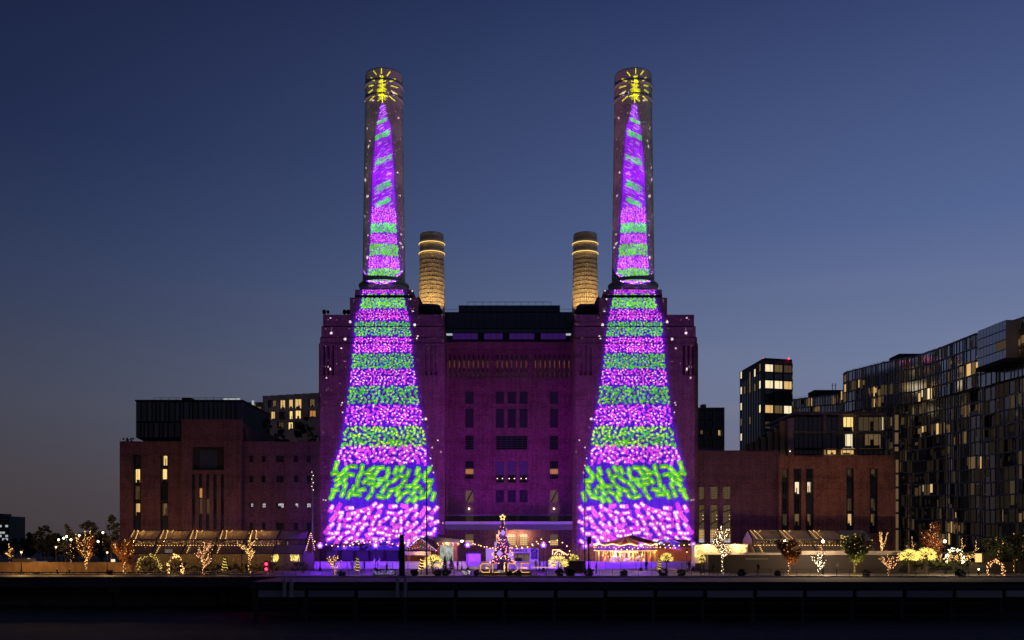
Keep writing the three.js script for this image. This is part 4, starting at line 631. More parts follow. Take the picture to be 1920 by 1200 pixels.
function spiralTopiary(label, px, d, top, bottom, w, turns, m = M.bulbYellow) {
  const x = wx(px, d), y0 = wy(bottom, d), y1 = wy(top, d), R = w / F * d / 2, T = new Thing('spiral_topiary', label, 'topiary', [x, 0, -d]), r = rng(Math.round(px * 13)), pts = [];
  T.add('trunk', rod([x, 0, -d], [x, y1, -d], 0.09, 0.03), M.bark);
  turns = Math.min(turns, 5); const prof = (t) => R * (1.05 - 0.85 * t) * smooth(t, -0.15, 0.12);
  const leaves = []; for (let i = 0; i < 900; i++) { const t = r(), a = r() * 6.3, q = prof(t) * (0.7 + 0.25 * r()); leaves.push([x + Math.cos(a) * q, lerp(y0, y1, t), -d + Math.sin(a) * q, 0.1, r() * 6.3, (r() - 0.5) * 2]); }
  T.add('crown', quadCloud(leaves), M.darkLeaf);
  for (let i = 0; i <= turns * 16; i++) { const t = i / turns / 16, a = t * turns * 6.283, q = prof(t); pts.push([x + Math.cos(a) * q, lerp(y0, y1, t) + 0.05 * Math.sin(a * 3), -d + Math.sin(a) * q]); }
  T.add('fairy_lights', tube(pts, 0.038, 4, turns * 24), m, undefined, { kind: 'stuff' }); T.light(point(1, 0.7, 0.2, 4, 6), [x, lerp(y0, y1, 0.5), -d + R + 0.6]);
}
function lightArch(label, px, d, top, bottom, w, m, name = 'light_arch') {
  const x = wx(px, d), y0 = wy(bottom, d), y1 = wy(top, d), R = w / F * d / 2, T = new Thing(name, label, 'arch', [x, 0, -d]), r = rng(Math.round(px * 17)), pts = [], gs = [];
  for (let i = 0; i <= 20; i++) { const a = Math.PI * (1.12 - 1.24 * i / 20); pts.push([x + Math.cos(a) * R, y0 + Math.max(-0.2, Math.sin(a)) * (y1 - y0), -d]); }
  T.add('hoop', [tube(pts, 0.1, 5, 30), rod([pts[0][0], 0, -d], pts[0], 0.06), rod([pts[20][0], 0, -d], pts[20], 0.06)], M.darkLeaf);
  for (let i = 0; i < 90; i++) { const p = pts[Math.floor(r() * 21)], q = [p[0] + (r() - 0.5) * 0.45, p[1] + (r() - 0.5) * 0.45, p[2] + 0.1 * r()]; gs.push(rod(q, [q[0] + (r() - 0.5) * 0.4, q[1] + (r() - 0.5) * 0.4, q[2]], 0.03, 0.03, 3)); }
  T.add('fairy_lights', gs, m, undefined, { kind: 'stuff' }); T.light(point(1, 0.65, 0.25, 4, 6), [x, y0 + 0.3, -d + 0.8]);
}

// roof garden and far trees
for (const [px, top, w, l] of [[497, 776, 26, 'dark roof terrace tree left of the pale apartment windows'], [528, 800, 30, 'low dark roof terrace tree under the pale apartment block'], [572, 783, 46, 'broad dark roof terrace tree beside the power station']]) silhouette('roof_tree', l, px, 212, top, w, { y0: 18, clumps: 40, per: 40, size: 0.22, leaf: M.leafDull });
for (const [px, w, l] of [[236, 12, 'small dark shrub on the left roof corner'], [247, 9, 'smaller of two dark shrubs on the left roof edge']]) { const x = wx(px, 190), y = wy(829, 190), r = rng(px), T = new Thing('roof_shrub', l, 'shrub', [x, y, -190]); T.add('stem', rod([x, y - 0.1, -190], [x, y + 0.5, -190], 0.05), M.bark); T.add('crown', quadCloud(leafClumps(r, x, y + 0.45, -190, w / 20, 0.5, 0.5, 14, 16, 0.12)), M.leafDull); }
for (const [px, d, top, w, o, l] of [[55, 250, 1000, 30, { cone: 1, leaf: M.darkLeaf }, 'dark conical tree behind the hoarding'], [84, 235, 984, 46, {}, 'tall thin-leaved autumn tree behind the hoarding'], [124, 225, 985, 28, { size: 0.36, clumps: 30 }, 'round-leaved tree standing behind four street lights'], [103, 260, 1004, 44, { leaf: M.darkLeaf }, 'broad low dark tree in the background'], [168, 232, 976, 44, {}, 'tall brown tree behind the two-pronged lit tree'], [209, 228, 968, 34, { clumps: 34, per: 24 }, 'sparse tall tree beside the brick wing'], [27, 300, 1008, 14, { leaf: M.darkLeaf }, 'small rounded dark tree near the far tower'], [43, 300, 1009, 12, { leaf: M.darkLeaf }, 'narrow rounded dark tree right of the lit far conifer'], [8, 290, 1012, 20, { leaf: M.darkLeaf }, 'low dark tree at the left picture edge'], [150, 262, 1004, 40, { leaf: M.darkLeaf }, 'dark background tree low behind the street lights'], [190, 250, 1000, 44, { leaf: M.darkLeaf }, 'wide dark tree low beside the brick wing']]) silhouette('background_tree', l, px, d, top, w, o);

// lit trees
const W = (px, d, top, w, o, l, name = 'lit_tree') => tree(name, l, px, d, top, w, o);
W(18, 205, 1019, 15, { bulbs: 90, limbs: 9, up: 0.4, leaf: M.leafOrange, leaves: 2, bulbR: 0.08 }, 'small far conifer wrapped in orange lights near left edge');
W(134, 190, 1016, 18, { bulbs: 60, limbs: 6, leaf: M.leafDull, leaves: 4, bulbR: 0.06 }, 'small dim lit tree left of the two-pronged tree');
W(162, 153, 993, 42, { bulbs: 330, limbs: 9, leaders: 2, leaf: M.leafOrange, leaves: 5, bulbR: 0.058, power: 2.2, seed: 5 }, 'tall two-pronged bare tree wrapped in orange lights');
W(234, 156, 1010, 42, { bulbs: 300, limbs: 11, leaf: M.leafOrange, leaves: 9, bulbR: 0.055, power: 2.2 }, 'orange-leaved lit tree at the left end of the glasshouse');
W(382, 147, 1016, 46, { bulbs: 430, limbs: 11, up: 0.9, trunk: 0.12, bulbR: 0.055, power: 1.6, bulbMat: M.bulbPink }, 'wide bare tree densely wound with warm lights before the glasshouse');
W(468, 147, 999, 44, { bulbs: 300, limbs: 8, up: 0.6, trunk: 0.3, bulbR: 0.058, power: 1.6, r0: 0.16 }, 'tall bare lit tree with straight trunk left of red signals');
W(627, 147, 1040, 38, { bulbs: 230, limbs: 8, up: 1.3, trunk: 0.08, bulbR: 0.055, power: 1 }, 'low spreading tree with golden lights beneath the left projection');
W(1354, 156, 985, 44, { bulbs: 330, limbs: 10, up: 0.8, trunk: 0.25, leaf: M.leafOrange, leaves: 3, bulbR: 0.058, power: 1.9, bulbMat: M.bulbWhite, glowColor: [1, 0.65, 0.3] }, 'tall brightly wrapped tree rising before the gridded windows');
W(1480, 150, 1006, 44, { bulbs: 240, limbs: 11, leaf: M.leafOrange, leaves: 12, bulbR: 0.055, power: 10 }, 'orange-leaved lit tree before the right glasshouse');
W(1534, 148, 1036, 42, { bulbs: 290, limbs: 10, trunk: 0.1, bulbR: 0.055, power: 1, bulbMat: M.bulbWhite }, 'low bare tree with white lights between orange and green trees');
W(1602, 149, 1001, 58, { bulbs: 260, limbs: 15, depth: 3, up: 1.0, leaf: M.leafGreen, leaves: 12, leafSpread: 0.42, bulbR: 0.055, power: 22, glowColor: [1, 0.75, 0.2], trunk: 0.13 }, 'full green-leaved tree dotted with yellow lights');
W(1665, 147, 1040, 44, { bulbs: 300, limbs: 10, trunk: 0.1, bulbR: 0.055, power: 1, bulbMat: M.bulbPink }, 'low bare lit tree right of the full green tree');
W(1653, 164, 998, 16, { bulbs: 140, limbs: 4, leaders: 3, up: 2.2, bulbR: 0.055, trunk: 0.5 }, 'upright three-stemmed lit tree at the right glasshouse end');
W(1712, 160, 1006, 40, { bulbs: 170, limbs: 9, bulbR: 0.055, bulbMat: M.bulbPink, power: 1 }, 'bare lit tree behind the two glowing yellow balls');
W(1745, 158, 982, 44, { bulbs: 220, limbs: 11, leaf: M.leafRed, leaves: 10, leafSpread: 0.5, bulbR: 0.055, power: 10, up: 1.1, glowColor: [1, 0.4, 0.12] }, 'red-leaved tree with lights left of the white lamp');
W(1803, 160, 1008, 22, { bulbs: 150, limbs: 10, up: 0.4, bulbR: 0.055, bulbMat: M.bulb }, 'small lit conifer right of the white lamp');
W(1829, 160, 1013, 20, { bulbs: 110, limbs: 9, up: 0.4, bulbR: 0.055 }, 'smaller lit conifer beside the green lit trees');
W(1866, 158, 1004, 42, { bulbs: 150, limbs: 12, leaf: M.darkLeaf, leaves: 14, leafSpread: 0.6, bulbR: 0.055, power: 1.1 }, 'dark green tree with sparse lights near the right edge');
W(1902, 156, 1000, 48, { bulbs: 120, limbs: 12, leaf: M.darkLeaf, leaves: 15, leafSpread: 0.6, bulbR: 0.055, power: 1 }, 'dark green tree with few lights at the right edge');
for (const [px, top, w, l] of [[702, 1041, 9, 'small frosted white tree behind the rink barrier'], [711, 1042, 8, 'second small frosted white tree right of the first'], [584, 1044, 14, 'bare white twig tree glowing violet at the glasshouse end']]) W(px, 170, top, w, { barkMat: M.white, limbs: 7, r0: 0.07 }, l, 'frosted_tree');
glowTree('yellow net-lit tree in front of the gabled chalet', 812, 155, 1040, 1068, 36, 340);
glowTree('yellow net-lit tree right of the large bulb letters', 1047, 155, 1041, 1066, 36, 340);
glowTree('small yellow lit bush on a timber box left of the carousel', 1076, 160, 1039, 1052, 17, 130);
glowTree('yellow lit tree right of the carousel', 1250, 158, 1037, 1054, 24, 190);
glowTree('little yellow lit tree by the glowing kiosk', 1316, 160, 1038, 1056, 13, 90);
glowTree('left one of two bright yellow balls on the hedge wall', 1704, 153, 1030, 1053, 32, 360, 1.25);
glowTree('right one of two bright yellow balls on the hedge wall', 1736, 153, 1027, 1053, 36, 400, 1.25);
spiralTopiary('spiral-lit cone shrub between the two warm lit trees', 421, 150, 1044, 1070, 12, 6);
spiralTopiary('spiral-lit topiary beneath the left projected tree', 670, 150, 1044, 1070, 11, 6, M.bulbYellow);
spiralTopiary('dark spiral topiary beside the chalet', 790, 150, 1046, 1068, 11, 4, M.bulb);
spiralTopiary('spiral-lit topiary right of the carousel', 1236, 150, 1044, 1067, 10, 5, M.bulbYellow);
lightArch('yellow-lit arch hoop at the left of the glasshouse', 280, 152, 1041, 1062, 42, M.bulbYellow);
lightArch('round white-lit arch before the glasshouse', 329, 150, 1041, 1068, 26, M.bulb);
lightArch('white twig arch on the hedge wall right of the yellow balls', 1790, 152, 1030, 1050, 32, M.bulbWhite);
lightArch('small rose-lit arch near the right edge of the promenade', 1866, 147, 1052, 1073, 30, M.bulbPink);

// ---------------------------------------------------------------- glasshouses
function glasshouse(label, xs, sill, lamps, opts = {}) {
  const T = new Thing('glasshouse', label, 'glasshouse', [xs[0], 0, -165]), prof = [[160, 1038], [162.6, 1022], [162.6, 1012], [165.8, 995], [169, 1012.4], [169, 1024]].map(([d, py]) => [-d, wy(py, Math.min(d, 165.8 + (d > 166 ? -3.2 : 0)))]);
  prof[4][1] = prof[2][1]; prof[5] = [-169, sill];
  const seg = (x0, x1, A, B, off = 0) => { const dz = B[0] - A[0], dy = B[1] - A[1], l = Math.hypot(dz, dy), g = new THREE.BoxGeometry(x1 - x0, 0.03, l); g.rotateX(-Math.atan2(dy, dz)); return g.translate((x0 + x1) / 2, (A[1] + B[1]) / 2 + off, (A[0] + B[0]) / 2); };
  for (const x of xs) {
    const g = []; for (let i = 0; i < 5; i++) g.push(rod([x, prof[i][1], prof[i][0]], [x, prof[i + 1][1], prof[i + 1][0]], 0.15, 0.15, 4));
    g.push(rod([x, 0, -160], [x, prof[0][1], -160], 0.09, 0.09, 4)); T.add('rib', g, M.black);
  }
  const x0 = xs[0], x1 = xs[xs.length - 1];
  for (let i = 0; i < 5; i++) T.add('purlin', bx(x0, x1, prof[i][1] - 0.07, prof[i][1] + 0.07, prof[i][0] - 0.06, prof[i][0] + 0.06), M.metal);
  T.add('purlin', bx(x0, x1, (prof[2][1] + prof[3][1]) / 2 - 0.03, (prof[2][1] + prof[3][1]) / 2 + 0.03, -164.2, -164.26), M.metal);
  for (let b = 0; b < xs.length - 1; b++) {
    const a = xs[b] + 0.12, c = xs[b + 1] - 0.12, n = 4;
    for (let k = 0; k < n; k++) for (const i of [0, 1, 2, 3]) { const p0 = lerp(a, c, k / n) + 0.02, p1 = lerp(a, c, (k + 1) / n) - 0.02; T.add('glass_pane', i === 1 ? bx(p0, p1, prof[1][1] + 0.08, prof[2][1] - 0.08, -162.6, -162.63) : seg(p0, p1, prof[i], prof[i + 1], 0.02), i === 1 ? M.clear : M.frosted); }
    const lit = lamps[b];
    if (lit) {
      const row = []; for (let x = a; x < c; x += 0.47) { row.push(bulb(x, prof[3][1] - 0.72, -164.45, 0.05), bulb(x + 0.2, prof[1][1] - 0.05, -162.4, 0.062)); }
      // bulbs up the inner frame and a swag below the ridge
      for (let k = 0; k <= 12; k++) { const t = k / 12; const up = t < 0.4, q = up ? t / 0.4 : (t - 0.4) / 0.6, yb = up ? lerp(prof[0][1], prof[1][1], q) : lerp(prof[2][1], prof[3][1], q) * 0.9 + 0.1 * prof[2][1], zb = up ? lerp(-159.9, -162.4, q) : lerp(-162.5, -165.4, q); row.push(bulb(xs[b] + 0.3 + 0.7 * (1 - t), yb + 0.16, zb, 0.05), bulb(xs[b] + 0.3 + 0.7 * (1 + (up ? 0 : 0.9 * (1 - q))), yb + 0.16, zb, 0.05)); if (k < 9) row.push(bulb(xs[b] + 0.9 + 0.13 * k, prof[3][1] + 0.05 - 0.42 * Math.sin(k / 8 * Math.PI), -165.3, 0.05)); }
      T.add('string_light_bulbs', row, M.bulb, undefined, { kind: 'stuff' });
      T.light(point(1, 0.47, 0.14, opts.power ?? 27, 15), [(a + c) / 2, prof[1][1] + 0.7, -165.3]);
    } else T.add('tube_light', rod([(a + c) / 2 - 0.9, prof[1][1] - 0.2, -164], [(a + c) / 2 - 0.9, prof[1][1] + 0.6, -164], 0.05), M.litCool);
    const tinsel = [], r = rng(b + 900 + Math.round(x0)); for (let k = 0; k < 70; k++) tinsel.push(bulb(lerp(a, c, r()), prof[2][1] - 0.15 - 0.75 * r(), -164.5 - 3 * r(), 0.022 + 0.012 * r())); if (lit) T.add('tinsel_lights', tinsel, M.bulb, undefined, { kind: 'stuff' });
  }
  return { T, prof };
}
{
  const xe = wx(568, 160), xs = Array.from({ length: 7 }, (_, i) => xe - (6 - i) * 4.98), { T, prof } = glasshouse('long left glasshouse with string lights along its frosted roof', xs, 1, [1, 1, 1, 1, 1, 0]);
  T.add('screen', pb(309, 323, 1030, 1036.5, 161.5, 0.1), M.litCool);
  for (let i = 0; i < 6; i++) T.add('hedge', quadCloud(leafClumps(rng(i + 500), xs[i] + 2.5, 0.8, -166, 2.5, 0.8, 0.8, 26, 26, 0.14)), M.darkLeaf);
  T.add('back_wall', bx(xs[0], xe, 0, 3, -168.9, -169.1), mat(0.1, 0.09, 0.08, 0.9));
  for (const [a, c, e, f] of [[511, 524, 1042, 1054], [546, 562, 1043, 1053]]) { const r = rng(a), g = []; for (let k = 0; k < 60; k++) { const x = wx(lerp(a, c, r()), 163), y = wy(lerp(e, f, r()), 163); g.push(rod([x, y, -163 + r()], [x + 0.2 * (r() - 0.5), y + 0.35, -163 + r()], 0.04, 0.03, 3)); } T.add('fairy_lights', g, M.bulbYellow, undefined, { kind: 'stuff' }); }
  const glint = [], r = rng(640); for (let k = 0; k < 130; k++) glint.push(bulb(lerp(xs[0], xs[4] + 2, r()), 0.7 + 2.2 * r(), -162.5 - 4 * r(), 0.03)); T.add('garland_lights', glint, M.bulbYellow, undefined, { kind: 'stuff' });
  T.add('gable_lights', Array.from({ length: 18 }, (_, k) => { const t = k / 17, s = Math.abs(t - 0.5) * 2; return bulb(xe + 0.15, lerp(prof[3][1] - 0.3, prof[1][1] - 0.8, s), lerp(-165.8, t < 0.5 ? -161.8 : -169, s), 0.07); }), M.bulb, undefined, { kind: 'stuff' });
}
{
  const xa = wx(1419, 160), xs = Array.from({ length: 5 }, (_, i) => xa + i * 4.98), { T, prof } = glasshouse('right glasshouse with string lights on a dark raised terrace', xs, 3, [1, 1, 1, 0], { power: 7 });
  T.add('gable_wall', slab([[0, 0], [0, 0]].length ? [[-160.2, 3.05], [-162.6, prof[1][1]], [-162.6, prof[2][1]], [-165.8, prof[3][1] - 0.1], [-169, prof[4][1]], [-169, 3.05]].map(([z, y]) => [-z, y]).reverse() : [], 0, 0.06).rotateY(Math.PI / 2).translate(xa - 0.1, 0, 0), M.frosted);
  const D = 158.5, b = new Thing('terrace_wall', 'long dark retaining wall below the right glasshouse', 'wall', [wx(1500, D), 0, -D]);
  b.add('wall', pb(1328, 1712, 1040.5, 1074, D, 11.5), mat(0.025, 0.021, 0.023, 0.9)); b.add('coping', [pb(1400, 1472, 1036.5, 1040.5, D - 0.2, 2), pb(1500, 1690, 1033, 1040.5, D - 0.2, 2)], M.stone);
  b.add('strip_light', pb(1398, 1440, 1047.5, 1048.6, D - 0.1, 0.06), M.litDim);
  const h = new Thing('hedge_wall', 'dark planted wall under the two glowing yellow balls', 'wall', [wx(1800, 156), 0, -156]);
  h.add('wall', [pb(1712, 1960, 1054, 1075, 156, 2), pb(1680, 1960, 1036, 1039, 157.6, 1), pb(1845, 1960, 1038, 1075, 157.7, 3)], mat(0.03, 0.027, 0.025, 0.9));
  h.add('hedge', quadCloud(leafClumps(rng(77), wx(1760, 155), wy(1055, 155), -155.6, 6, 0.5, 0.6, 120, 26, 0.12)), M.leafGreen);
  const g = [], r = rng(78); for (let k = 0; k < 260; k++) g.push(bulb(wx(lerp(1684, 1840, r()), 156.5), wy(lerp(1038, 1052, r()), 156.5), -156.5 - r(), 0.045)); h.add('fairy_lights', g, M.bulb, undefined, { kind: 'stuff' });
  h.add('lit_window', pb(1829, 1841, 1038, 1054, 155.5, 0.1), M.litGold); h.light(point(1, 0.7, 0.3, 14, 8), [wx(1835, 154.5), wy(1046, 154.5), -154.3]);
}
{
  // kiosk wall covered in glowing white twigs
  const D = 163, T = new Thing('glowing_kiosk', 'long kiosk front covered with glowing white light twigs', 'kiosk', [wx(1352, D), 0, -D]), r = rng(321);
  T.add('wall', [pb(1303, 1402, 1023, 1062, D, 3)], M.cream); T.add('roof', pb(1300, 1403, 1020.5, 1022.9, D - 0.5, 3.6), M.white);
  const g = []; for (let i = 0; i < 200; i++) { const px = lerp(1318, 1400, r()), py = lerp(1024, 1036, r()), x = wx(px, D), y = wy(py, D), a = (r() < 0.5 ? 0.9 : 2.2) + (r() - 0.5) * 0.8, l = 0.25 + 0.35 * r(); g.push(rod([x, y, -D + 0.06], [x + Math.cos(a) * l, y + Math.sin(a) * l, -D + 0.06], 0.035, 0.03, 3)); }
  for (const [a, b] of [[[1303.5, 1024], [1303.5, 1043]], [[1303.5, 1043], [1318, 1043]], [[1303.5, 1035], [1311, 1026]], [[1318, 1024], [1303.5, 1024]]]) g.push(rod([wx(a[0], D), wy(a[1], D), -D + 0.08], [wx(b[0], D), wy(b[1], D), -D + 0.08], 0.07, 0.07, 4));
  T.add('twig_lights', g, M.bulb, undefined, { kind: 'stuff' });
  for (const px of [1325, 1352, 1382]) T.light(point(1, 0.68, 0.32, 9, 10), [wx(px, D - 1), wy(1026, D), -D + 1]);
  const bar = T.add('counter', pb(1304, 1326, 1056, 1064, D - 0.4, 0.4), M.timber); T.light(point(1, 0.7, 0.2, 8, 5), [wx(1320, D - 1), wy(1048, D), -D + 0.8]);
}

// ---------------------------------------------------------------- promenade: rink, stalls, carousel, signs
{
  const D = 172, T = new Thing('rink_barrier', 'long low white rink barrier glowing violet across the forecourt', 'barrier', [wx(940, D), 0, -D]), r = rng(15);
  let i = 0; for (let px = 566; px < 1322; px += 28.5, i++) { T.add('barrier_panel', pb(px, px + 27.5, 1054 + (i % 3) * 0.2, 1066.5, D, 0.12), M.white); T.add('post', pb(px - 1, px, 1053, 1068, D - 0.05, 0.15), M.steel); }
  T.add('top_rail', pb(565, 1323, 1052.6, 1053.4, D - 0.06, 0.2), M.white);
  one('ice', bx(wx(560, D), wx(1330, D), 0.01, 0.06, -D - 0.2, -DT + 4.5), new THREE.MeshPhysicalMaterial({ color: new THREE.Color().setRGB(0.7, 0.72, 0.78), roughness: 0.25 }), null, null, { kind: 'structure' });
  const g2 = []; for (const [a, b] of [[700, 742], [868, 884], [932, 946]]) { const D2 = 149, tw = []; const x0 = wx(a, D2), x1 = wx(b, D2), y0 = wy(1077.5, D2), y1 = wy(1068, D2); const P = new Thing('patterned_panel', { 700: 'low violet-lit twig patterned panel beneath the left projection', 868: 'low white twig patterned panel left of the bulb letters', 932: 'low white twig patterned panel below the bulb letters' }[a], 'panel', [x0, 0, -D2]); P.add('board', bx(x0, x1, y0 - 0.2, y1, -D2, -D2 - 0.06), M.concrete); for (let k = 0; k < (b - a) * 2.4; k++) { const x = lerp(x0, x1 - 0.2, r()), y = lerp(y0, y1 - 0.2, r()), an = r() * 3.1; tw.push(rod([x, y, -D2 + 0.03], [x + Math.cos(an) * 0.22, y + Math.sin(an) * 0.2, -D2 + 0.03], 0.025, 0.02, 3)); } P.add('twig_lights', tw, a === 700 ? M.lilac : M.litWhite, undefined, { kind: 'stuff' }); }
}
// violet flood lamps on posts
const floodLabels = ['violet flood lamp on a post at the left tower corner', 'violet flood lamp under the middle of the left projection', 'violet flood lamp left of the Christmas tree', 'violet flood lamp right of the Christmas tree', 'violet flood lamp beside the right mast', 'violet flood lamp in front of the carousel', 'violet flood lamp at the right tower corner'];
[[600, 1023], [704, 1022.5], [877, 1021.5], [1019, 1022], [1097, 1024], [1202, 1022.5], [1300, 1021.5]].forEach(([px, py], i) => {
  const d = 166, x = wx(px, d), y = wy(py, d), T = new Thing('flood_lamp_post', floodLabels[i], 'lamp post', [x, 0, -d]);
  T.add('pole', [rod([x, 0, -d - 0.1], [x, y - 0.15, -d - 0.1], 0.07, 0.05), rod([x - 0.5, y - 0.2, -d - 0.1], [x + 0.5, y - 0.2, -d - 0.1], 0.035)], M.black); T.add('base', new THREE.CylinderGeometry(0.22, 0.3, 0.6, 8).translate(x, 0.3, -d - 0.1), M.black);
  T.add('flood_lamp', ball(x, y, -d, 0.23, 10, 8), M.violetLamp); for (let q = 0; q < 6; q++) T.add('flood_lamp', ball(x + Math.cos(q * 1.047) * 0.36, y + Math.sin(q * 1.047) * 0.36, -d - 0.04, 0.2), M.violetRing);
  T.light(point(0.2, 0.012, 1, [330, 260, 260, 240, 380, 180, 330][i], 8), [x, y, -d]);
});
{
  // dim magenta wash lamps for the middle wall, on the promenade
  for (const [px, l] of [[842, 'low black wash light behind the promenade bushes on the left'], [1064, 'low black wash light behind the promenade bushes on the right']]) {
    const d = 146, x = wx(px, d), T = new Thing('wash_light', l, 'spotlight', [x, 0, -d]);
    T.add('housing', [bx(x - 0.3, x + 0.3, 0.3, 0.8, -d + 0.25, -d + 0.3), bx(x - 0.33, x - 0.3, 0.3, 0.8, -d + 0.3, -d - 0.2), bx(x + 0.3, x + 0.33, 0.3, 0.8, -d + 0.3, -d - 0.2), bx(x - 0.04, x + 0.04, 0, 0.3, -d + 0.04, -d - 0.04)], M.black); T.add('lamp_lens', new THREE.CircleGeometry(0.15, 16).rotateY(Math.PI).translate(x, 0.55, -d - 0.1), glow(1, 0.2, 0.7, 2));
    T.light(spot(0.6, 0.0, 1, 2250, 0.36, 0.4, 6), [x, 0.55, -d - 0.13], [wx(953, DC), 26, -DC]);
  }
}
{
  // carousel
  const D = 179, x = wx(1172.5, D), z = -D, T = new Thing('carousel', 'carousel with red and gold striped tent top and glowing horses', 'carousel', [x, 0, z]), R = 5.6, yE = wy(1021, D), yA = wy(1005.5, D), ys = wy(1032, D), yb = wy(1056, D), r = rng(808), N = 24;
  for (let i = 0; i < N; i++) { const a0 = i / N * 6.2832, a1 = (i + 1) / N * 6.2832, g = new THREE.LatheGeometry([[R, yE], [R * 0.7, lerp(yE, yA, 0.2)], [R * 0.4, lerp(yE, yA, 0.46)], [R * 0.16, lerp(yE, yA, 0.76)], [0.05, yA]].map(([q, y]) => new THREE.Vector2(q, y)), 2, a0, a1 - a0).translate(x, 0, z); T.add('tent_stripe', g, i % 2 ? mat(0.45, 0.03, 0.015, 0.7, { side: THREE.DoubleSide }) : mat(0.75, 0.45, 0.08, 0.7, { side: THREE.DoubleSide })); }
  T.add('finial', [ball(x, yA + 0.1, z, 0.14), rod([x, yA, z], [x, yA + 0.5, z], 0.04)], M.cream2);
  for (let i = 0; i < N; i++) { const a = (i + 0.5) / N * 6.2832, w = R * Math.tan(Math.PI / N), g = new THREE.BoxGeometry(2 * w, yE - ys - 0.05, 0.08); g.rotateY(a).translate(x + Math.sin(a) * R, (yE + ys) / 2, z + Math.cos(a) * R); T.add('rounding_board', g, i % 2 ? mat(0.2, 0.07, 0.3, 0.6) : mat(0.34, 0.16, 0.42, 0.6)); }
  const gb = [], wave = []; for (let i = 0; i < 120; i++) { const a = i / 120 * 6.2832; gb.push(bulb(x + Math.sin(a) * (R + 0.1), ys - 0.02, z + Math.cos(a) * (R + 0.1), 0.06)); if (i % 3 === 0) gb.push(bulb(x + Math.sin(a) * (R + 0.16), lerp(ys, yE, 0.55), z + Math.cos(a) * (R + 0.16), 0.07)); } for (let i = 0; i <= 192; i++) { const a = i / 192 * 6.2832; wave.push([x + Math.sin(a) * (R + 0.14), yE - 0.02 + 0.14 * Math.cos(a * 12), z + Math.cos(a) * (R + 0.14)]); }
  T.add('cornice_lights', [tube(wave, 0.075, 5, 300)], M.bulb, undefined, { kind: 'stuff' }); T.add('bulb_row', gb, M.bulb, undefined, { kind: 'stuff' });
  T.add('soffit', new THREE.CylinderGeometry(R, R, 0.08, 48).translate(x, ys, z), M.cream); T.add('platform', new THREE.CylinderGeometry(R, R, 0.35, 48).translate(x, yb - 0.17, z), mat(0.25, 0.1, 0.06, 0.6)); T.add('centre_drum', new THREE.CylinderGeometry(2.1, 2.1, ys - yb, 24).translate(x, (ys + yb) / 2, z), M.cream2);
  for (let i = 0; i < 16; i++) { const a = i / 16 * 6.2832; T.add('mirror_panel', new THREE.BoxGeometry(0.5, (ys - yb) * 0.62, 0.05).rotateY(a).translate(x + Math.sin(a) * 2.16, lerp(yb, ys, 0.52), z + Math.cos(a) * 2.16), mat(0.8, 0.7, 0.45, 0.15, { metalness: 1 })); }
  for (let i = 0; i < 20; i++) { const a = (i + 0.3) / 20 * 6.2832; T.add('brass_pole', rod([x + Math.sin(a) * (R - 0.2), yb, z + Math.cos(a) * (R - 0.2)], [x + Math.sin(a) * (R - 0.2), ys, z + Math.cos(a) * (R - 0.2)], 0.05), mat(0.75, 0.5, 0.2, 0.3, { metalness: 0.8 })); }
  const coats = [M.white, M.cream, mat(0.4, 0.2, 0.1, 0.6), mat(0.5, 0.1, 0.06, 0.6)];
  for (let i = 0; i < 14; i++) {
    const a = i / 14 * 6.2832, q = i % 2 ? 4.4 : 3.3, y = yb + 0.75 + 0.25 * Math.sin(i * 2.1), g = [new THREE.SphereGeometry(0.3, 10, 8).scale(1.7, 1, 0.8), rod([0.35, 0.1, 0], [0.68, 0.6, 0], 0.2, 0.12), new THREE.SphereGeometry(0.15, 8, 6).scale(1.8, 1, 0.9).rotateZ(-0.6).translate(0.82, 0.6, 0), rod([0.4, -0.15, 0.12], [0.7, -0.45, 0.12], 0.08, 0.05), rod([0.4, -0.15, -0.12], [0.55, -0.62, -0.12], 0.08, 0.05), rod([-0.4, -0.1, 0.12], [-0.6, -0.6, 0.12], 0.1, 0.05), rod([-0.4, -0.1, -0.12], [-0.75, -0.5, -0.12], 0.1, 0.05), rod([-0.48, 0.1, 0], [-0.85, -0.25, 0], 0.08, 0.03)];
    const M4 = new THREE.Matrix4().makeRotationY(a + Math.PI / 2 - Math.PI / 2).setPosition(x + Math.sin(a) * q, y, z + Math.cos(a) * q), h = T.add('horse', g.map((s) => s.applyMatrix4(M4)), coats[i % 4]); T.add('pole', rod([x + Math.sin(a) * q, yb, z + Math.cos(a) * q], [x + Math.sin(a) * q, ys, z + Math.cos(a) * q], 0.03), M.cream2, h); T.add('saddle', new THREE.BoxGeometry(0.35, 0.1, 0.5).applyMatrix4(M4).translate(0, 0.3, 0), coats[(i + 3) % 4], h);
  }
  for (let i = 0; i < 6; i++) { const a = i / 6 * 6.2832 + 0.4; T.light(point(1, 0.68, 0.26, 40, 8), [x + Math.sin(a) * 4, ys - 0.35, z + Math.cos(a) * 4]); }
  for (const dx of [-3.5, 0, 3.5]) T.light(point(1, 0.6, 0.2, 9, 6), [x + dx, yE + 0.75, z + R * 0.95]);
}
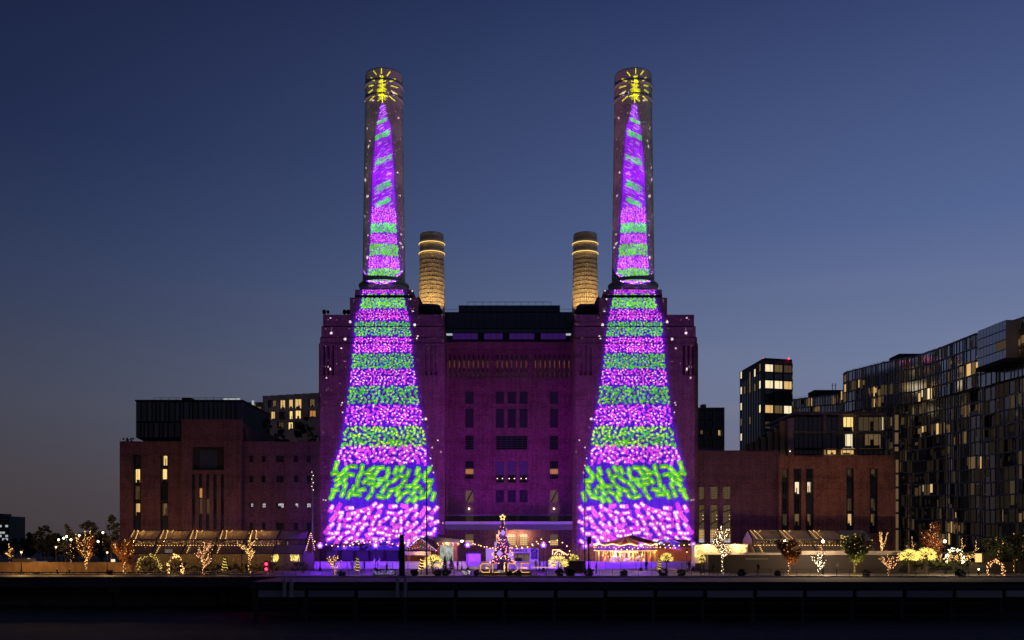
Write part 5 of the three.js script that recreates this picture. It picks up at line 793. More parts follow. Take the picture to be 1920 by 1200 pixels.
{
  // gabled chalet with scalloped eaves, and the stall with the lit poster beside it
  const D = 173, T = new Thing('chalet', 'gabled timber chalet with white-trimmed roof and red front', 'chalet', [wx(788, D), 0, -D]), P = (px, py) => [wx(px, D), wy(py, D)], wood = mat(0.3, 0.1, 0.06, 0.8, { map: ST });
  T.add('gable', slab([P(762, 1030.5), P(818, 1030.5), P(788, 1009)].map((p) => p).reverse(), -D - 0.4, -D), wood); T.add('wall', [pb(763, 767, 1042, 1068, D + 0.1, 3), pb(812, 816, 1030, 1068, D + 0.1, 3), pb(763, 816, 1035, 1068, D + 3, 0.2)], wood);
  T.add('roof', [slab([P(757, 1034), P(788, 1010), P(788, 1007), P(756, 1031)].reverse(), -D - 4, -D + 0.5), slab([P(788, 1010), P(820, 1034), P(821, 1031), P(788, 1007)].reverse(), -D - 4, -D + 0.5)], M.roofDark);
  T.add('eave_trim', [rod([...P(757, 1033), -D + 0.55], [...P(788, 1009), -D + 0.55], 0.07), rod([...P(788, 1009), -D + 0.55], [...P(820, 1033), -D + 0.55], 0.07)], M.white);
  const sc = []; for (let i = 0; i < 14; i++) { const t = (i + 0.5) / 14, q = t < 0.5 ? P(lerp(758, 788, t * 2), lerp(1034, 1011, t * 2)) : P(lerp(788, 819, t * 2 - 1), lerp(1011, 1034, t * 2 - 1)); T.add('scallop', rod([q[0], q[1], -D + 0.5], [q[0], q[1] - 0.4, -D + 0.5], 0.1, 0.02, 5), M.white); }
  T.add('awning', bx(P(760, 0)[0], P(808, 0)[0], wy(1041, D), wy(1034, D), -D + 1.2, -D), mat(0.5, 0.42, 0.32, 0.8)); T.add('counter', pb(762, 815, 1055, 1058, D - 0.6, 0.7), M.timber); T.add('lit_window', pb(786.5, 797, 1019, 1032, D - 0.02, 0.02), M.litFaint);
  for (let i = 0; i < 9; i++) T.add('rosette', ball(...P(768 + i * 5, 1031 - (i < 5 ? i : 8 - i) * 1.6), -D + 0.03, 0.11, 6, 5), M.white);
  T.light(point(1, 0.6, 0.25, 10, 6), [P(785, 0)[0], wy(1044, D), -D + 0.5]); T.light(point(1, 0.55, 0.3, 14, 6), [P(790, 0)[0], wy(1036, D), -D + 2.5]);
  const cv = document.createElement('canvas'); cv.width = 128; cv.height = 180; const c = cv.getContext('2d'), r = rng(99); c.fillStyle = '#8d958c'; c.fillRect(0, 0, 128, 180);
  for (let i = 0; i < 260; i++) { const v = 90 + r() * 150; c.fillStyle = `rgba(${v},${v + 8},${v - 6},0.35)`; c.beginPath(); c.ellipse(r() * 128, r() * 180, 3 + r() * 12, 5 + r() * 26, r() * 3, 0, 7); c.fill(); } c.fillStyle = 'rgba(40,60,50,.5)'; for (let i = 0; i < 7; i++) { c.beginPath(); c.moveTo(10 + i * 18, 180); c.lineTo(20 + i * 18, 110 - r() * 60); c.lineTo(32 + i * 18, 180); c.fill(); }
  const tx = new THREE.CanvasTexture(cv); tx.colorSpace = THREE.SRGBColorSpace; const ps2 = new THREE.MeshStandardMaterial({ color: 0x111111, emissive: 0xffffff, emissiveMap: tx, emissiveIntensity: 0.85 });
  const S = new Thing('stall', 'flat-fronted stall with a tall lit winter poster and bulb rows', 'market stall', [wx(838, D), 0, -D]);
  S.add('wall', [pb(820, 857, 1022, 1068, D + 0.1, 3)], wood); S.add('roof', slab([P(803, 1008), P(803, 1006), P(862, 1011), P(866, 1016), P(818, 1016)], -D - 3.5, -D + 0.6), M.roofDark);
  const q = new THREE.PlaneGeometry(wx(850, D) - wx(825, D), wy(1022.5, D) - wy(1058, D)).translate(wx(837.5, D), (wy(1022.5, D) + wy(1058, D)) / 2, -D + 0.06); S.add('poster_screen', q, ps2);
  S.add('fascia', pb(817, 861, 1016, 1021, D - 0.4, 0.5), M.bronze); const b2 = []; for (let i = 0; i < 5; i++) b2.push(ball(wx(821 + i * 9.5, D), wy(1019, D), -D + 0.6, 0.07), ball(wx(823 + i * 9, D), wy(1022, D), -D + 0.6, 0.06)); S.add('bulb_row', b2, M.bulb, undefined, { kind: 'stuff' });
  S.light(point(1, 0.6, 0.25, 12, 6), [wx(838, D), wy(1020, D), -D + 1.2]);
  for (const [px, l] of [[834, 'small dark fir tree in front of the lit poster'], [846, 'second small dark fir tree beside the lit poster']]) { const d = 166, x = wx(px, d), t = new Thing('small_fir', l, 'fir tree', [x, 0, -d]), rr = rng(px), lf = []; t.add('trunk', rod([x, 0, -d], [x, 2.2, -d], 0.08, 0.02), M.bark); for (let i = 0; i < 500; i++) { const h = rr(), a = rr() * 6.3, k = (1 - h) * 0.75 * (0.4 + 0.6 * rr()); lf.push([x + Math.cos(a) * k, 0.3 + h * 2.2, -d + Math.sin(a) * k, 0.1, a, -0.5 + rr()]); } t.add('crown', quadCloud(lf), M.needle); }
}
{
  // small hut with light outline, brick-red timber hut, dark row of stalls, dark timber box
  const D = 174, P = (px, py) => [wx(px, D), wy(py, D)], T = new Thing('light_trimmed_hut', 'small hut with light-outlined roof behind the yellow tree', 'hut', [wx(1048, D), 0, -D]);
  T.add('wall', pb(1037, 1062, 1040, 1068, D, 2.5), M.timber); T.add('roof', slab([P(1034, 1041), P(1066, 1041), P(1055, 1031), P(1036, 1031)], -D - 3, -D + 0.3), M.roofDark);
  const ol = [[[1036, 1031], [1049, 1031]], [[1049, 1031], [1064, 1041]], [[1036, 1031], [1036, 1039]], [[1040, 1037.5], [1048, 1032]], [[1048, 1032], [1057, 1038]]].map(([a, b]) => rod([...P(...a), -D + 0.4], [...P(...b), -D + 0.4], 0.05, 0.05, 4)); for (let i = 0; i < 9; i++) ol.push(bulb(...P(1036 + i * 4.2, 1039), -D + 0.45, 0.09)); T.add('outline_lights', ol, M.bulb, undefined, { kind: 'stuff' }); T.light(point(1, 0.55, 0.2, 10, 6), [wx(1048, D), wy(1042, D), -D + 1.2]);
  const H = new Thing('timber_hut', 'broad red-brown timber hut right of the carousel', 'hut', [wx(1262, 181), 0, -181]), w = mat(0.32, 0.11, 0.06, 0.85, { map: ST }); for (let i = 0; i < 16; i++) H.add('plank', pb(1231, 1296, 1024 + i * 2.7, 1026.5 + i * 2.7, 181 - 0.02 * (i % 2), 0.2), w); H.add('wall', pb(1231.2, 1295.8, 1024, 1066, 181.25, 3), w);
  H.add('roof', slab([[1226, 1026], [1300, 1026], [1296, 1020], [1262, 1013], [1244, 1012], [1230, 1020]].map(([a, b]) => [wx(a, 181), wy(b, 181)]), -185, -180.6), M.roofDark); H.light(point(1, 0.4, 0.15, 26, 8), [wx(1266, 181), wy(1022, 181), -177.5]);
  const S = new Thing('stall_row', 'long dark row of closed stalls under the left projection', 'market stall', [wx(680, 180), 0, -180]); for (let i = 0; i < 5; i++) { S.add('stall_front', pb(610 + i * 28, 637 + i * 28, 1028, 1066, 180 - 0.15 * (i % 2), 2.4), mat(0.05, 0.035, 0.05, 0.8)); S.add('shutter', pb(613 + i * 28, 634 + i * 28, 1034, 1050, 179.6, 0.1), mat(0.06, 0.05, 0.12, 0.6)); } S.add('roof', pb(606, 752, 1024.5, 1028, 179, 4), M.roofDark);
  S.add('hedge', quadCloud(leafClumps(rng(44), wx(680, 180), wy(1024, 180), -180.5, 6.6, 0.5, 0.8, 70, 22, 0.16)), M.darkLeaf);
  const B = new Thing('timber_planter', 'dark timber box planter left of the carousel', 'planter', [wx(1078, 159), 0, -159]); B.add('box', pb(1058, 1098, 1052, 1074, 159, 2), M.timber); B.add('cap', pb(1057, 1099, 1050.5, 1052, 158.8, 2.4), mat(0.25, 0.18, 0.1, 0.7));
}
{
  // entrance board and blank panels
  const D = 177, T = new Thing('entrance_board', 'white entrance board with lettered header and lit doorway', 'sign', [wx(960, D), 0, -D]);
  T.add('panel', [pb(911, 964, 1028, 1066, D, 0.2), pb(993, 1009.5, 1028, 1066, D, 0.2), pb(964, 993, 1028, 1037.5, D, 0.2)], M.white); T.add('doorway_light', pb(964, 993, 1037.6, 1066, D + 1.4, 0.1), M.litDim);
  T.add('door_frame', [pb(970, 971.5, 1038, 1064, D + 0.6, 0.1), pb(982, 983, 1038, 1064, D + 0.6, 0.1), pb(966, 979, 1046, 1058, D + 1.2, 0.1), pb(964, 993, 1037.6, 1039.4, D + 0.5, 0.1)], M.black);
  const font = await new FontLoader().loadAsync('fonts/droid/droid_sans_bold.typeface.json'), tg = new TextGeometry('ENTRANCE', { font, size: 0.46, depth: 0.03, curveSegments: 4 }); tg.computeBoundingBox(); const bb = tg.boundingBox, sx = (wx(988, D) - wx(950.5, D)) / (bb.max.x - bb.min.x); tg.scale(sx, 1, 1).translate(wx(950.5, D), wy(1035, D), -D); T.add('lettering', tg, M.black);
  const r = rng(64), bl = []; for (let i = 0; i < 70; i++) bl.push([wx(lerp(996, 1008, r()), D), wy(lerp(1029, 1048, r()), D), -D + 0.04, 0.22, Math.PI / 2, 0]); T.add('printed_leaves', quadCloud(bl), mat(0.3, 0.2, 0.55, 0.8));
  const W2 = new Thing('blank_panel', 'blank pale square panel left of the Christmas tree', 'panel', [wx(888, 169), 0, -169]); W2.add('board', pb(875, 901, 1038.5, 1062, 169, 0.1), M.white); W2.add('frame', [pb(874, 875, 1038, 1062, 168.95, 0.2), pb(901, 902, 1038, 1062, 168.95, 0.2), pb(874, 902, 1037, 1038.5, 168.95, 0.2)], M.steel); W2.add('leg', [pb(877, 878, 1062, 1070, 169, 0.1), pb(898, 899, 1062, 1070, 169, 0.1)], M.steel);
}
{
  // Christmas tree
  const D = 160, x = wx(942.5, D), z = -D, T = new Thing('christmas_tree', 'tall conical Christmas tree with star, coloured lights and lilac lozenges', 'christmas tree', [x, 0, z]), r = rng(1225), y0 = wy(1057, D), y1 = wy(974, D), R = 2.05, lf = [], prof = (t) => R * (1 - t) * (0.86 + 0.14 * Math.sin(t * 34)) + 0.1;
  T.add('trunk', [rod([x, 0, z], [x, y1, z], 0.16, 0.04)], M.bark); T.add('stand', new THREE.CylinderGeometry(0.9, 1.1, y0, 16).translate(x, y0 / 2, z), M.black);
  for (let i = 0; i < 5200; i++) { const t = 1 - Math.sqrt(r()), a = r() * 6.2832, q = prof(t) * (0.55 + 0.5 * r()); lf.push([x + Math.cos(a) * q, lerp(y0, y1, t), z + Math.sin(a) * q, 0.13, a + r(), -0.4 + 1.2 * (r() - 0.5)]); } T.add('crown', quadCloud(lf), M.needle);
  const A = [], B = [], C = []; for (let i = 0; i < 330; i++) { const t = 1 - Math.sqrt(r()), a = r() * 6.2832, q = prof(t) + 0.06; (i % 3 === 0 ? B : i % 3 === 1 ? C : A).push(bulb(x + Math.cos(a) * q, lerp(y0, y1, t), z + Math.sin(a) * q, 0.075)); } T.add('fairy_lights', A, M.bulb, undefined, { kind: 'stuff' }); T.add('pink_fairy_lights', B, glow(1, 0.2, 0.3, 4), undefined, { kind: 'stuff' }); T.add('violet_baubles', C.map((g) => g), M.lilac, undefined, { kind: 'stuff' });
  for (const [px, py, s] of [[943, 999, 0.5], [937, 1037.5, 0.58], [956, 1040, 0.5], [929.5, 1020, 0.4]]) { const t = (wy(py, D) - y0) / (y1 - y0), dx = wx(px, D) - x, q = Math.sqrt(Math.max(0.05, (prof(t) + 0.2) ** 2 - dx * dx)); T.add('light_lozenge', new THREE.BoxGeometry(s * 1.35, s * 1.35, 0.12).rotateZ(Math.PI / 4).rotateY(Math.atan2(dx, q)).translate(x + dx, wy(py, D), z + q), M.lilac); }
  const sp = []; for (let i = 0; i <= 10; i++) { const a = i / 10 * 6.2832, q = i % 2 ? 0.22 : 0.52; sp.push([x + Math.sin(a) * q, wy(970, D) + Math.cos(a) * q, z]); } T.add('star_light', sp.slice(0, 10).map((p, i) => rod(p, sp[i + 1], 0.07, 0.07, 5)), M.gold);
  for (const [dx, y] of [[-1.6, y0 + 1.5], [1.6, y0 + 1.5], [0, y0 + 4]]) T.light(point(0.5, 0.06, 1, 45, 8), [x + dx, y, z + 2.4]);
}
{
  // bulb letters
  const D = 147, y0 = wy(1073, D), y1 = wy(1056.5, D), T = new Thing('bulb_letter_sign', 'large word in round-bulb letters standing on the promenade', 'sign', [wx(946, D), 0, -D]);
  const L = [[900, 918, [[[1, 0.82], [0.8, 1], [0.3, 1], [0.03, 0.75], [0.03, 0.25], [0.3, 0], [0.98, 0], [0.98, 0.45], [0.6, 0.45]]]], [924, 938, [[[0, 1], [0, 0], [1, 0]]]], [944.5, 947, [[[0.5, 1], [0.5, 0]]]], [952.5, 971, [[[0, 0], [0, 1], [0.55, 1], [0.97, 0.7], [0.97, 0.3], [0.55, 0], [0, 0]]]], [977, 993, [[[1, 1], [0, 1], [0, 0], [1, 0]], [[0, 0.52], [0.8, 0.52]]]]];
  for (const [a, b, strokes] of L) { const body = [], bs = []; for (const s of strokes) for (let i = 0; i < s.length - 1; i++) { const p = [wx(lerp(a, b, s[i][0]), D), lerp(y0, y1, s[i][1]), -D], q = [wx(lerp(a, b, s[i + 1][0]), D), lerp(y0, y1, s[i + 1][1]), -D], l = Math.hypot(q[0] - p[0], q[1] - p[1]); body.push(new THREE.BoxGeometry(l + 0.16, 0.2, 0.18).rotateZ(Math.atan2(q[1] - p[1], q[0] - p[0])).translate((p[0] + q[0]) / 2, (p[1] + q[1]) / 2, -D - 0.1)); for (let k = 0; k < l / 0.15; k++) bs.push(ball(lerp(p[0], q[0], k * 0.15 / l), lerp(p[1], q[1], k * 0.15 / l), -D + 0.02, 0.036, 6, 4)); } const m = T.add('letter', body, M.bronze); T.add('letter_bulbs', bs, M.bulb, m, { kind: 'stuff' }); }
  T.add('plinth', pb(896, 997, 1073.5, 1080, D, 0.8), M.black); for (const px of [910, 945, 985]) T.light(point(1, 0.55, 0.2, 5, 4), [wx(px, D), 1.2, -D + 0.7]);
  T.add('kerb_light', pb(997, 1040, 1063.5, 1064.3, D + 3, 0.1), M.gold);
}
// festoons
[[[[869, 1013], [885, 1018], [905, 1023], [924, 1026]], 'bulb string left of the Christmas tree'], [[[960, 1026], [975, 1027], [992, 1023], [1003, 1016], [1015, 1010]], 'bulb string rising right of the Christmas tree'], [[[968, 1023], [985, 1026], [1003, 1020], [1018, 1016], [1030, 1015]], 'lower bulb string crossing in front of the lit windows'], [[[1045, 1012], [1056, 1017], [1064, 1024], [1068, 1032]], 'short bulb string falling beside the right tower'], [[[590, 1014], [612, 1020], [634, 1023.5], [656, 1022]], 'bulb string beneath the left end of the projection'], [[[662, 1020], [690, 1016], [722, 1015], [746, 1022]], 'bulb string between the middle lamp and the projector cabinet'], [[[1236, 1018.5], [1252, 1021], [1272, 1022], [1292, 1020]], 'upper bulb string on the red-brown hut'], [[[1238, 1025], [1252, 1026], [1266, 1026]], 'lower bulb string on the red-brown hut'], [[[876, 1016], [892, 1019], [912, 1025.5], [930, 1028]], 'second bulb string below the first left of the tree'], [[[1155, 1028], [1175, 1029.5], [1196, 1027]], 'bulb string across the carousel front']].forEach(([pts, label], i) => {
  const d = 168 + (i > 5 ? 4 : 0), P = pts.map(([a, b]) => [wx(a, d), wy(b, d), -d]), T = new Thing('festoon', label, 'string lights', P[0]), c = new THREE.CatmullRomCurve3(P.map((p) => new THREE.Vector3(...p))), n = Math.round(c.getLength() / 0.95), g = [];
  T.add('cable', tube(P, 0.02, 4), M.black); for (let k = 0; k <= n; k++) { const q = c.getPointAt(k / n); g.push(ball(q.x, q.y - 0.1, q.z, 0.1, 6, 5)); } T.add('festoon_bulbs', g, M.bulb, undefined, { kind: 'stuff' });
});
// lamp posts: lanterns, white promenade lamps, distant street lights
function lampPost(label, px, top, d, o = {}) {
  const x = wx(px, d), y = wy(top, d), T = new Thing(o.name ?? 'lamp_post', label, 'lamp post', [x, 0, -d]);
  T.add('post', [rod([x, 0, -d], [x, y - 0.22, -d], 0.07, 0.045), new THREE.CylinderGeometry(0.12, 0.15, 0.7, 8).translate(x, 0.35, -d)], M.black);
  if (o.lantern) { T.add('lantern_cap', new THREE.CylinderGeometry(0.1, 0.42, 0.22, 12).translate(x, y + 0.36, -d), M.black); T.add('lantern_glass', new THREE.CylinderGeometry(0.3, 0.1, 0.4, 8).translate(x, y + 0.03, -d), M.clear); }
  T.add('lamp', ball(x, y, -d, o.r ?? 0.14, 8, 6), o.mat ?? M.lampSmall); T.light(point(...(o.rgb ?? [1, 0.6, 0.25]), o.power ?? 20, 6), [x, y, -d]);
}
for (const [px, top, d, l, p] of [[40, 1035.5, 153, 'black lantern post in front of the brown hoarding at far left', 120], [105, 1026, 158.8, 'black lantern post left of the two-pronged tree', 110], [201, 1036, 152, 'black lantern post left of the orange-leaved tree', 80]]) lampPost(l, px, top, d, { lantern: 1, power: p, name: 'lantern_post', rgb: [1, 0.52, 0.16] });
lampPost('tall lamp with bright white light before the right glasshouse', 1543, 1015, 152, { r: 0.23, mat: M.lampWhite, power: 430, rgb: [1, 0.66, 0.36] });
lampPost('tall lamp with bright white light right of the red-leaved tree', 1771.5, 1015, 152, { r: 0.23, mat: M.lampWhite, power: 150, rgb: [1, 0.7, 0.38] });
lampPost('small warm lamp standing behind the left glasshouse roof', 374, 996, 172, { r: 0.16, mat: M.lampWhite, power: 60 });
lampPost('warm lamp above the left end of the glasshouse', 268, 1000, 172, { r: 0.16, mat: M.lampSmall, power: 40 });
lampPost('warm lamp left of the violet flood by the lit stall', 866, 1015, 170, { r: 0.2, mat: M.lampWhite, power: 50 });
lampPost('lantern on a black post beside the rink on the right', 1288, 1035, 160, { lantern: 1, r: 0.1, power: 5, name: 'lantern_post' });
lampPost('white lamp low in the hedge at far right', 1835, 1067.5, 147, { r: 0.13, mat: M.lampWhite, power: 8 });
for (const [px, py, l] of [[110, 1012, 'leftmost of the distant street lights'], [119.5, 1009, 'second distant street light from the left'], [125, 1006, 'distant street light under the round-leaved tree'], [133, 1012, 'distant street light low beside the round-leaved tree'], [148.5, 1004, 'largest distant street light left of the lit prongs'], [184, 1015.5, 'low distant street light right of the two-pronged tree'], [193, 998.5, 'highest distant street light near the brick wing']]) lampPost(l, px, py, 215, { r: 0.22, mat: M.lampWhite, power: 40, name: 'street_light' });
{
  // masts
  for (const [px, top, d, l, lit] of [[800, 876, 150, 'tall thin black mast in front of the left projection', 0], [1096.5, 880, 152, 'tall thin black mast in front of the right projection', 0], [586, 884, 170, 'tall steel mast with small lights left of the power station', 1]]) {
    const x = wx(px, d), y = wy(top, d), T = new Thing('mast', l, 'mast', [x, 0, -d]); T.add('pole', rod([x, 0, -d], [x, y, -d], 0.14, 0.07, 8), lit ? M.steel : M.black); for (let k = 0; k < 7; k++) T.add('crossbar', rod([x - 0.32, y - 0.5 - k * 0.62, -d], [x + 0.32, y - 0.5 - k * 0.62, -d], 0.03), lit ? M.steel : M.black); if (lit) { for (let k = 0; k < 6; k++) T.add('lamp', ball(x + (k % 2 ? 0.15 : -0.1), y - 0.1 - k * 0.62, -d + 0.15, 0.075), M.lampSmall); T.add('crossbar', [rod([x - 0.7, y - 4.5, -d], [x + 0.7, y - 4.5, -d], 0.04), rod([x - 0.7, y - 5.7, -d], [x + 0.7, y - 5.7, -d], 0.03)], M.steel); }
  }
  const d = 141.8, x = wx(499, d), T = new Thing('signal_post', 'navigation signal post with two red lamps one above the other', 'signal', [x, 0, -d]); T.add('post', rod([x, 0, -d], [x, 2.1, -d], 0.06), M.black); T.add('signal_box', bx(x - 0.3, x + 0.3, wy(1072, d), wy(1051, d), -d - 0.1, -d - 0.3), M.black); for (const py of [1057.5, 1067]) { T.add('red_lamp', ball(x, wy(py, d), -d, 0.2, 10, 8), M.bulbRed); T.light(point(1, 0.02, 0.06, 9, 6), [x, wy(py, d), -d]); }
}
{
  // hoarding and site things at far left
  const D = 158, T = new Thing('hoarding', 'brown timber hoarding lit amber along the left promenade', 'fence', [wx(110, D), 0, -D]), r = rng(41); for (let i = 0; i < 20; i++) T.add('board', pb(-14 + i * 14, -0.4 + i * 14, 1054 + 0.3 * r(), 1073.6, D - 0.02 * (i % 2), 0.06), M.hoarding); T.add('rail', pb(-14, 266, 1060, 1062, D + 0.08, 0.1), M.timber);
  const c = new Thing('site_cabin', 'small pale site cabin behind the hoarding', 'cabin', [wx(39, 175), 0, -175]); c.add('wall', pb(23, 55, 1047.5, 1066, 175, 2.5), mat(0.34, 0.26, 0.14, 0.8)); c.add('roof', pb(22, 56, 1046.5, 1047.5, 174.8, 3), M.steel); c.add('lit_window', pb(51, 56, 1046.9, 1048, 174.6, 0.1), M.litCool);
  const v = new Thing('flat_roof_shed', 'low flat-roofed shed right of the site cabin', 'shed', [wx(65, 176), 0, -176]); v.add('wall', pb(57, 76, 1054, 1066, 176, 2), M.timber); v.add('roof', pb(56, 77, 1052.6, 1054, 175.8, 2.6), M.white);
  const b = new Thing('lit_box_sign', 'small lit yellow box above the hoarding', 'lamp', [wx(211, 160), 0, -160]); b.add('post', pb(210.5, 211.5, 1053, 1073, 160, 0.1), M.black); b.add('lit_box_light', pb(208, 214.5, 1048.5, 1053.5, 160, 0.3), M.litPale);
  const p = new Thing('left_parapet', 'dark low parapet rail along the left promenade edge', 'parapet', [wx(200, 151), 0, -151]); p.add('rail', pb(-30, 480, 1072.6, 1074, 151, 0.2), M.black); for (let i = 0; i < 34; i++) p.add('post', pb(-26 + i * 15, -25 + i * 15, 1074, 1077.6, 151.05, 0.1), M.black); for (const px of [34, 62, 196]) p.add('block', pb(px, px + 11, 1074.2, 1077.8, 150.9, 0.5), M.concrete);
  for (const px of [107, 130]) lampPost(px === 107 ? 'low bollard light before the hoarding, left one' : 'low bollard light before the hoarding, right one', px, 1067.5, 155, { r: 0.07, power: 2, name: 'bollard_light' });
}
{
  // promenade railing, kerb, bushes, benches, bins
  const D = 141.4, T = new Thing('promenade_railing', 'long thin metal railing along the promenade edge', 'railing', [wx(1200, D), 0, -D]), x0 = wx(505, D), x1 = wx(1960, D); T.add('top_rail', bx(x0, x1, 1.06, 1.11, -D, -D - 0.05), M.black); T.add('lower_rail', bx(x0, x1, 0.55, 0.58, -D - 0.01, -D - 0.04), M.black); for (let x = x0; x < x1; x += 1.9) T.add('post', bx(x, x + 0.05, 0.14, 1.06, -D, -D - 0.05), M.black);
  one('kerb', bx(wx(470, 141.1), wx(2000, 141.1), 0.0, 0.13, -141.05, -141.5), mat(0.5, 0.48, 0.5, 0.7, { map: ST }), null, null, { kind: 'structure' });
  const bush = (px, py, w, l, d = 145) => { const x = wx(px, d), y = wy(py, d), R = w / F * d / 2, r = rng(px), B = new Thing('round_bush', l, 'bush', [x, 0, -d]); B.add('planter', new THREE.CylinderGeometry(R * 0.8, R * 0.65, Math.max(0.3, y - R * 0.5), 14).translate(x, Math.max(0.3, y - R * 0.5) / 2, -d), M.black); B.add('crown', quadCloud(leafClumps(r, x, y, -d, R, R * 0.85, R, 40, 22, 0.1)), M.darkLeaf); };
  for (const [px, py, w, l] of [[777, 1073, 15, 'dark clipped bush left of the yellow tree'], [820, 1074, 14, 'dark clipped bush under the yellow tree'], [835, 1074, 15, 'dark clipped bush right under the lit poster'], [893, 1074, 12, 'dark clipped bush left of the bulb letters'], [955, 1076, 12, 'dark clipped bush below the middle of the bulb letters'], [971, 1076, 13, 'dark clipped bush below the last bulb letters'], [1050, 1073, 16, 'dark clipped bush under the right yellow tree'], [1070, 1074, 16, 'dark clipped bush right of the yellow tree'], [1104, 1073, 18, 'dark clipped bush at the right projector foot'], [1170, 1075, 16, 'dark clipped bush in front of the carousel'], [1243, 1074, 20, 'dark clipped bush under the spiral topiary'], [1278, 1074, 14, 'dark clipped bush left of the rink lantern'], [640, 1077, 14, 'dark clipped bush below the low golden tree'], [1390, 1075, 16, 'dark clipped bush right of the tall wrapped tree'], [1458, 1075, 14, 'dark clipped bush left of the orange tree foot'], [1625, 1075, 16, 'dark clipped bush between green tree and low lit tree'], [1800, 1075, 18, 'dark clipped bush left of the hedge lamp']]) bush(px, py, w, l);
  for (const [px, l] of [[1014, 'bench with lit underside right of the bulb letters'], [716, 'bench beneath the left projection near the patterned panel'], [1322, 'bench at the right end of the rink']]) { const d = 146, x = wx(px, d), B = new Thing('bench', l, 'bench', [x, 0, -d]); for (let k = 0; k < 4; k++) B.add('slat', bx(x - 0.8, x + 0.8, 0.44, 0.48, -d + 0.2 - k * 0.11, -d + 0.1 - k * 0.11), M.timber); for (const s of [-0.65, 0.65]) B.add('leg', bx(x + s - 0.04, x + s + 0.04, 0, 0.44, -d + 0.18, -d - 0.18), M.metal); for (let k = 0; k < 2; k++) B.add('back_slat', bx(x - 0.8, x + 0.8, 0.6 + k * 0.16, 0.7 + k * 0.16, -d - 0.26, -d - 0.29), M.timber); }
}
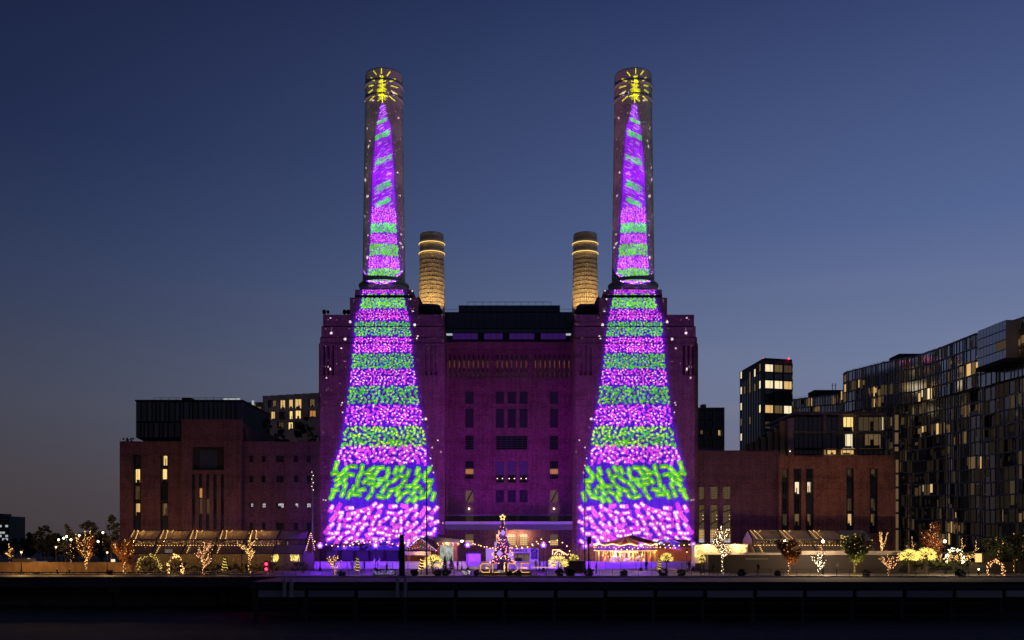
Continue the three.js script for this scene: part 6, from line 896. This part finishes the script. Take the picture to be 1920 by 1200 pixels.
{
  // a few people by the kiosk and the entrance
  const mc = new MarchingCubes(56, new THREE.MeshBasicMaterial(), false, false, 60000); mc.isolation = 0;
  const J = { hip: [0, 0.93, 0], chest: [0, 1.3, 0.02], neck: [0, 1.5, 0.02], head: [0, 1.64, 0.04], sl: [-0.19, 1.43, 0], sr: [0.19, 1.43, 0], el: [-0.26, 1.15, -0.02], er: [0.27, 1.16, 0.03], hl: [-0.24, 0.9, 0.1], hr: [0.25, 0.92, 0.14], tl: [-0.1, 0.9, 0], tr: [0.1, 0.9, 0], kl: [-0.11, 0.5, 0.05], kr: [0.12, 0.5, -0.02], al: [-0.11, 0.09, -0.02], ar: [0.13, 0.09, -0.1], fl: [-0.12, 0.05, 0.14], fr: [0.14, 0.05, 0.06] };
  const Bn = [['hip', 'chest', 0.15, 0.17], ['chest', 'neck', 0.15, 0.06], ['neck', 'head', 0.055, 0.1], ['head', 'head', 0.11, 0.11], ['sl', 'sr', 0.075, 0.075], ['sl', 'el', 0.06, 0.05], ['el', 'hl', 0.05, 0.035], ['sr', 'er', 0.06, 0.05], ['er', 'hr', 0.05, 0.035], ['tl', 'kl', 0.095, 0.065], ['kl', 'al', 0.065, 0.04], ['tr', 'kr', 0.095, 0.065], ['kr', 'ar', 0.065, 0.04], ['al', 'fl', 0.045, 0.035], ['ar', 'fr', 0.045, 0.035]];
  const n = mc.size, v = new THREE.Vector3(), A = new THREE.Vector3(), B = new THREE.Vector3(), AB = new THREE.Vector3();
  for (let k = 0; k < n; k++) for (let j = 0; j < n; j++) for (let i = 0; i < n; i++) { v.set((i - n / 2) / (n / 2) * 0.95, (j - n / 2) / (n / 2) * 0.95 + 0.9, (k - n / 2) / (n / 2) * 0.95); let s = 0; for (const [a, b, ra, rb] of Bn) { A.set(...J[a]); B.set(...J[b]); AB.subVectors(B, A); const t = AB.lengthSq() ? clamp(v.clone().sub(A).dot(AB) / AB.lengthSq(), 0, 1) : 0, dd = v.distanceTo(A.clone().addScaledVector(AB, t)) - lerp(ra, rb, t); s += Math.exp(-dd * 40); } mc.field[i + j * n + k * n * n] = Math.log(s) / 40; }
  mc.update(); const body = new THREE.BufferGeometry(); body.setAttribute('position', new THREE.BufferAttribute(mc.positionArray.slice(0, mc.count * 3), 3)); body.setAttribute('normal', new THREE.BufferAttribute(mc.normalArray.slice(0, mc.count * 3), 3)); body.scale(0.95, 0.95, 0.95).translate(0, 0.9, 0); muv(body);
  const coats = [mat(0.03, 0.03, 0.04, 0.9), mat(0.1, 0.05, 0.05, 0.9), mat(0.06, 0.07, 0.1, 0.9), mat(0.2, 0.18, 0.16, 0.9)], hair = mat(0.03, 0.02, 0.015, 0.9);
  [[1292, 166, 0.3, 'person in dark clothes standing behind the rink lantern'], [1302, 165.5, 2.4, 'person in a dark coat standing left of the glowing kiosk twigs'], [1309, 166.5, -1.2, 'person facing sideways near the kiosk counter'], [1005, 170, 0.2, 'person standing right of the entrance doorway'], [1012, 171, 1.5, 'person walking past the right edge of the entrance board'], [1338, 150, 3, 'person in dark clothes left of the tall wrapped tree foot'], [725, 150, 2, 'person standing beside the violet patterned panel'], [660, 170, 0.5, 'person behind the rink barrier below the left projection'], [683, 169, 2.2, 'person by the barrier just left of the frosted trees'], [858, 168, 1.1, 'person between the lit poster and the blank panel'], [1026, 169, -0.6, 'person beside the violet lamp right of the entrance'], [1118, 151, 1.7, 'person on the promenade right of the slim projector post'], [1212, 168, 0.1, 'person in front of the right side of the carousel'], [1422, 150, 2.8, 'person on the promenade below the right glasshouse gable'], [1570, 150, 1.4, 'person between the white-lit tree and the green tree']].forEach(([px, d, turn, l], i) => { const p = new THREE.Group(); p.name = numbered('person'); p.position.set(wx(px, d), 0, -d); p.rotation.y = turn; p.userData = { label: l, category: 'person' }; const m = new THREE.Mesh(body, coats[i % 4]); m.name = 'body'; p.add(m); const h = new THREE.Mesh(new THREE.SphereGeometry(0.125, 10, 8, 0, 6.3, 0, 1.7), hair); h.name = 'hair'; h.position.set(0, 1.66, 0.01); p.add(h); scene.add(p); });
}

renderer.render(scene, camera);
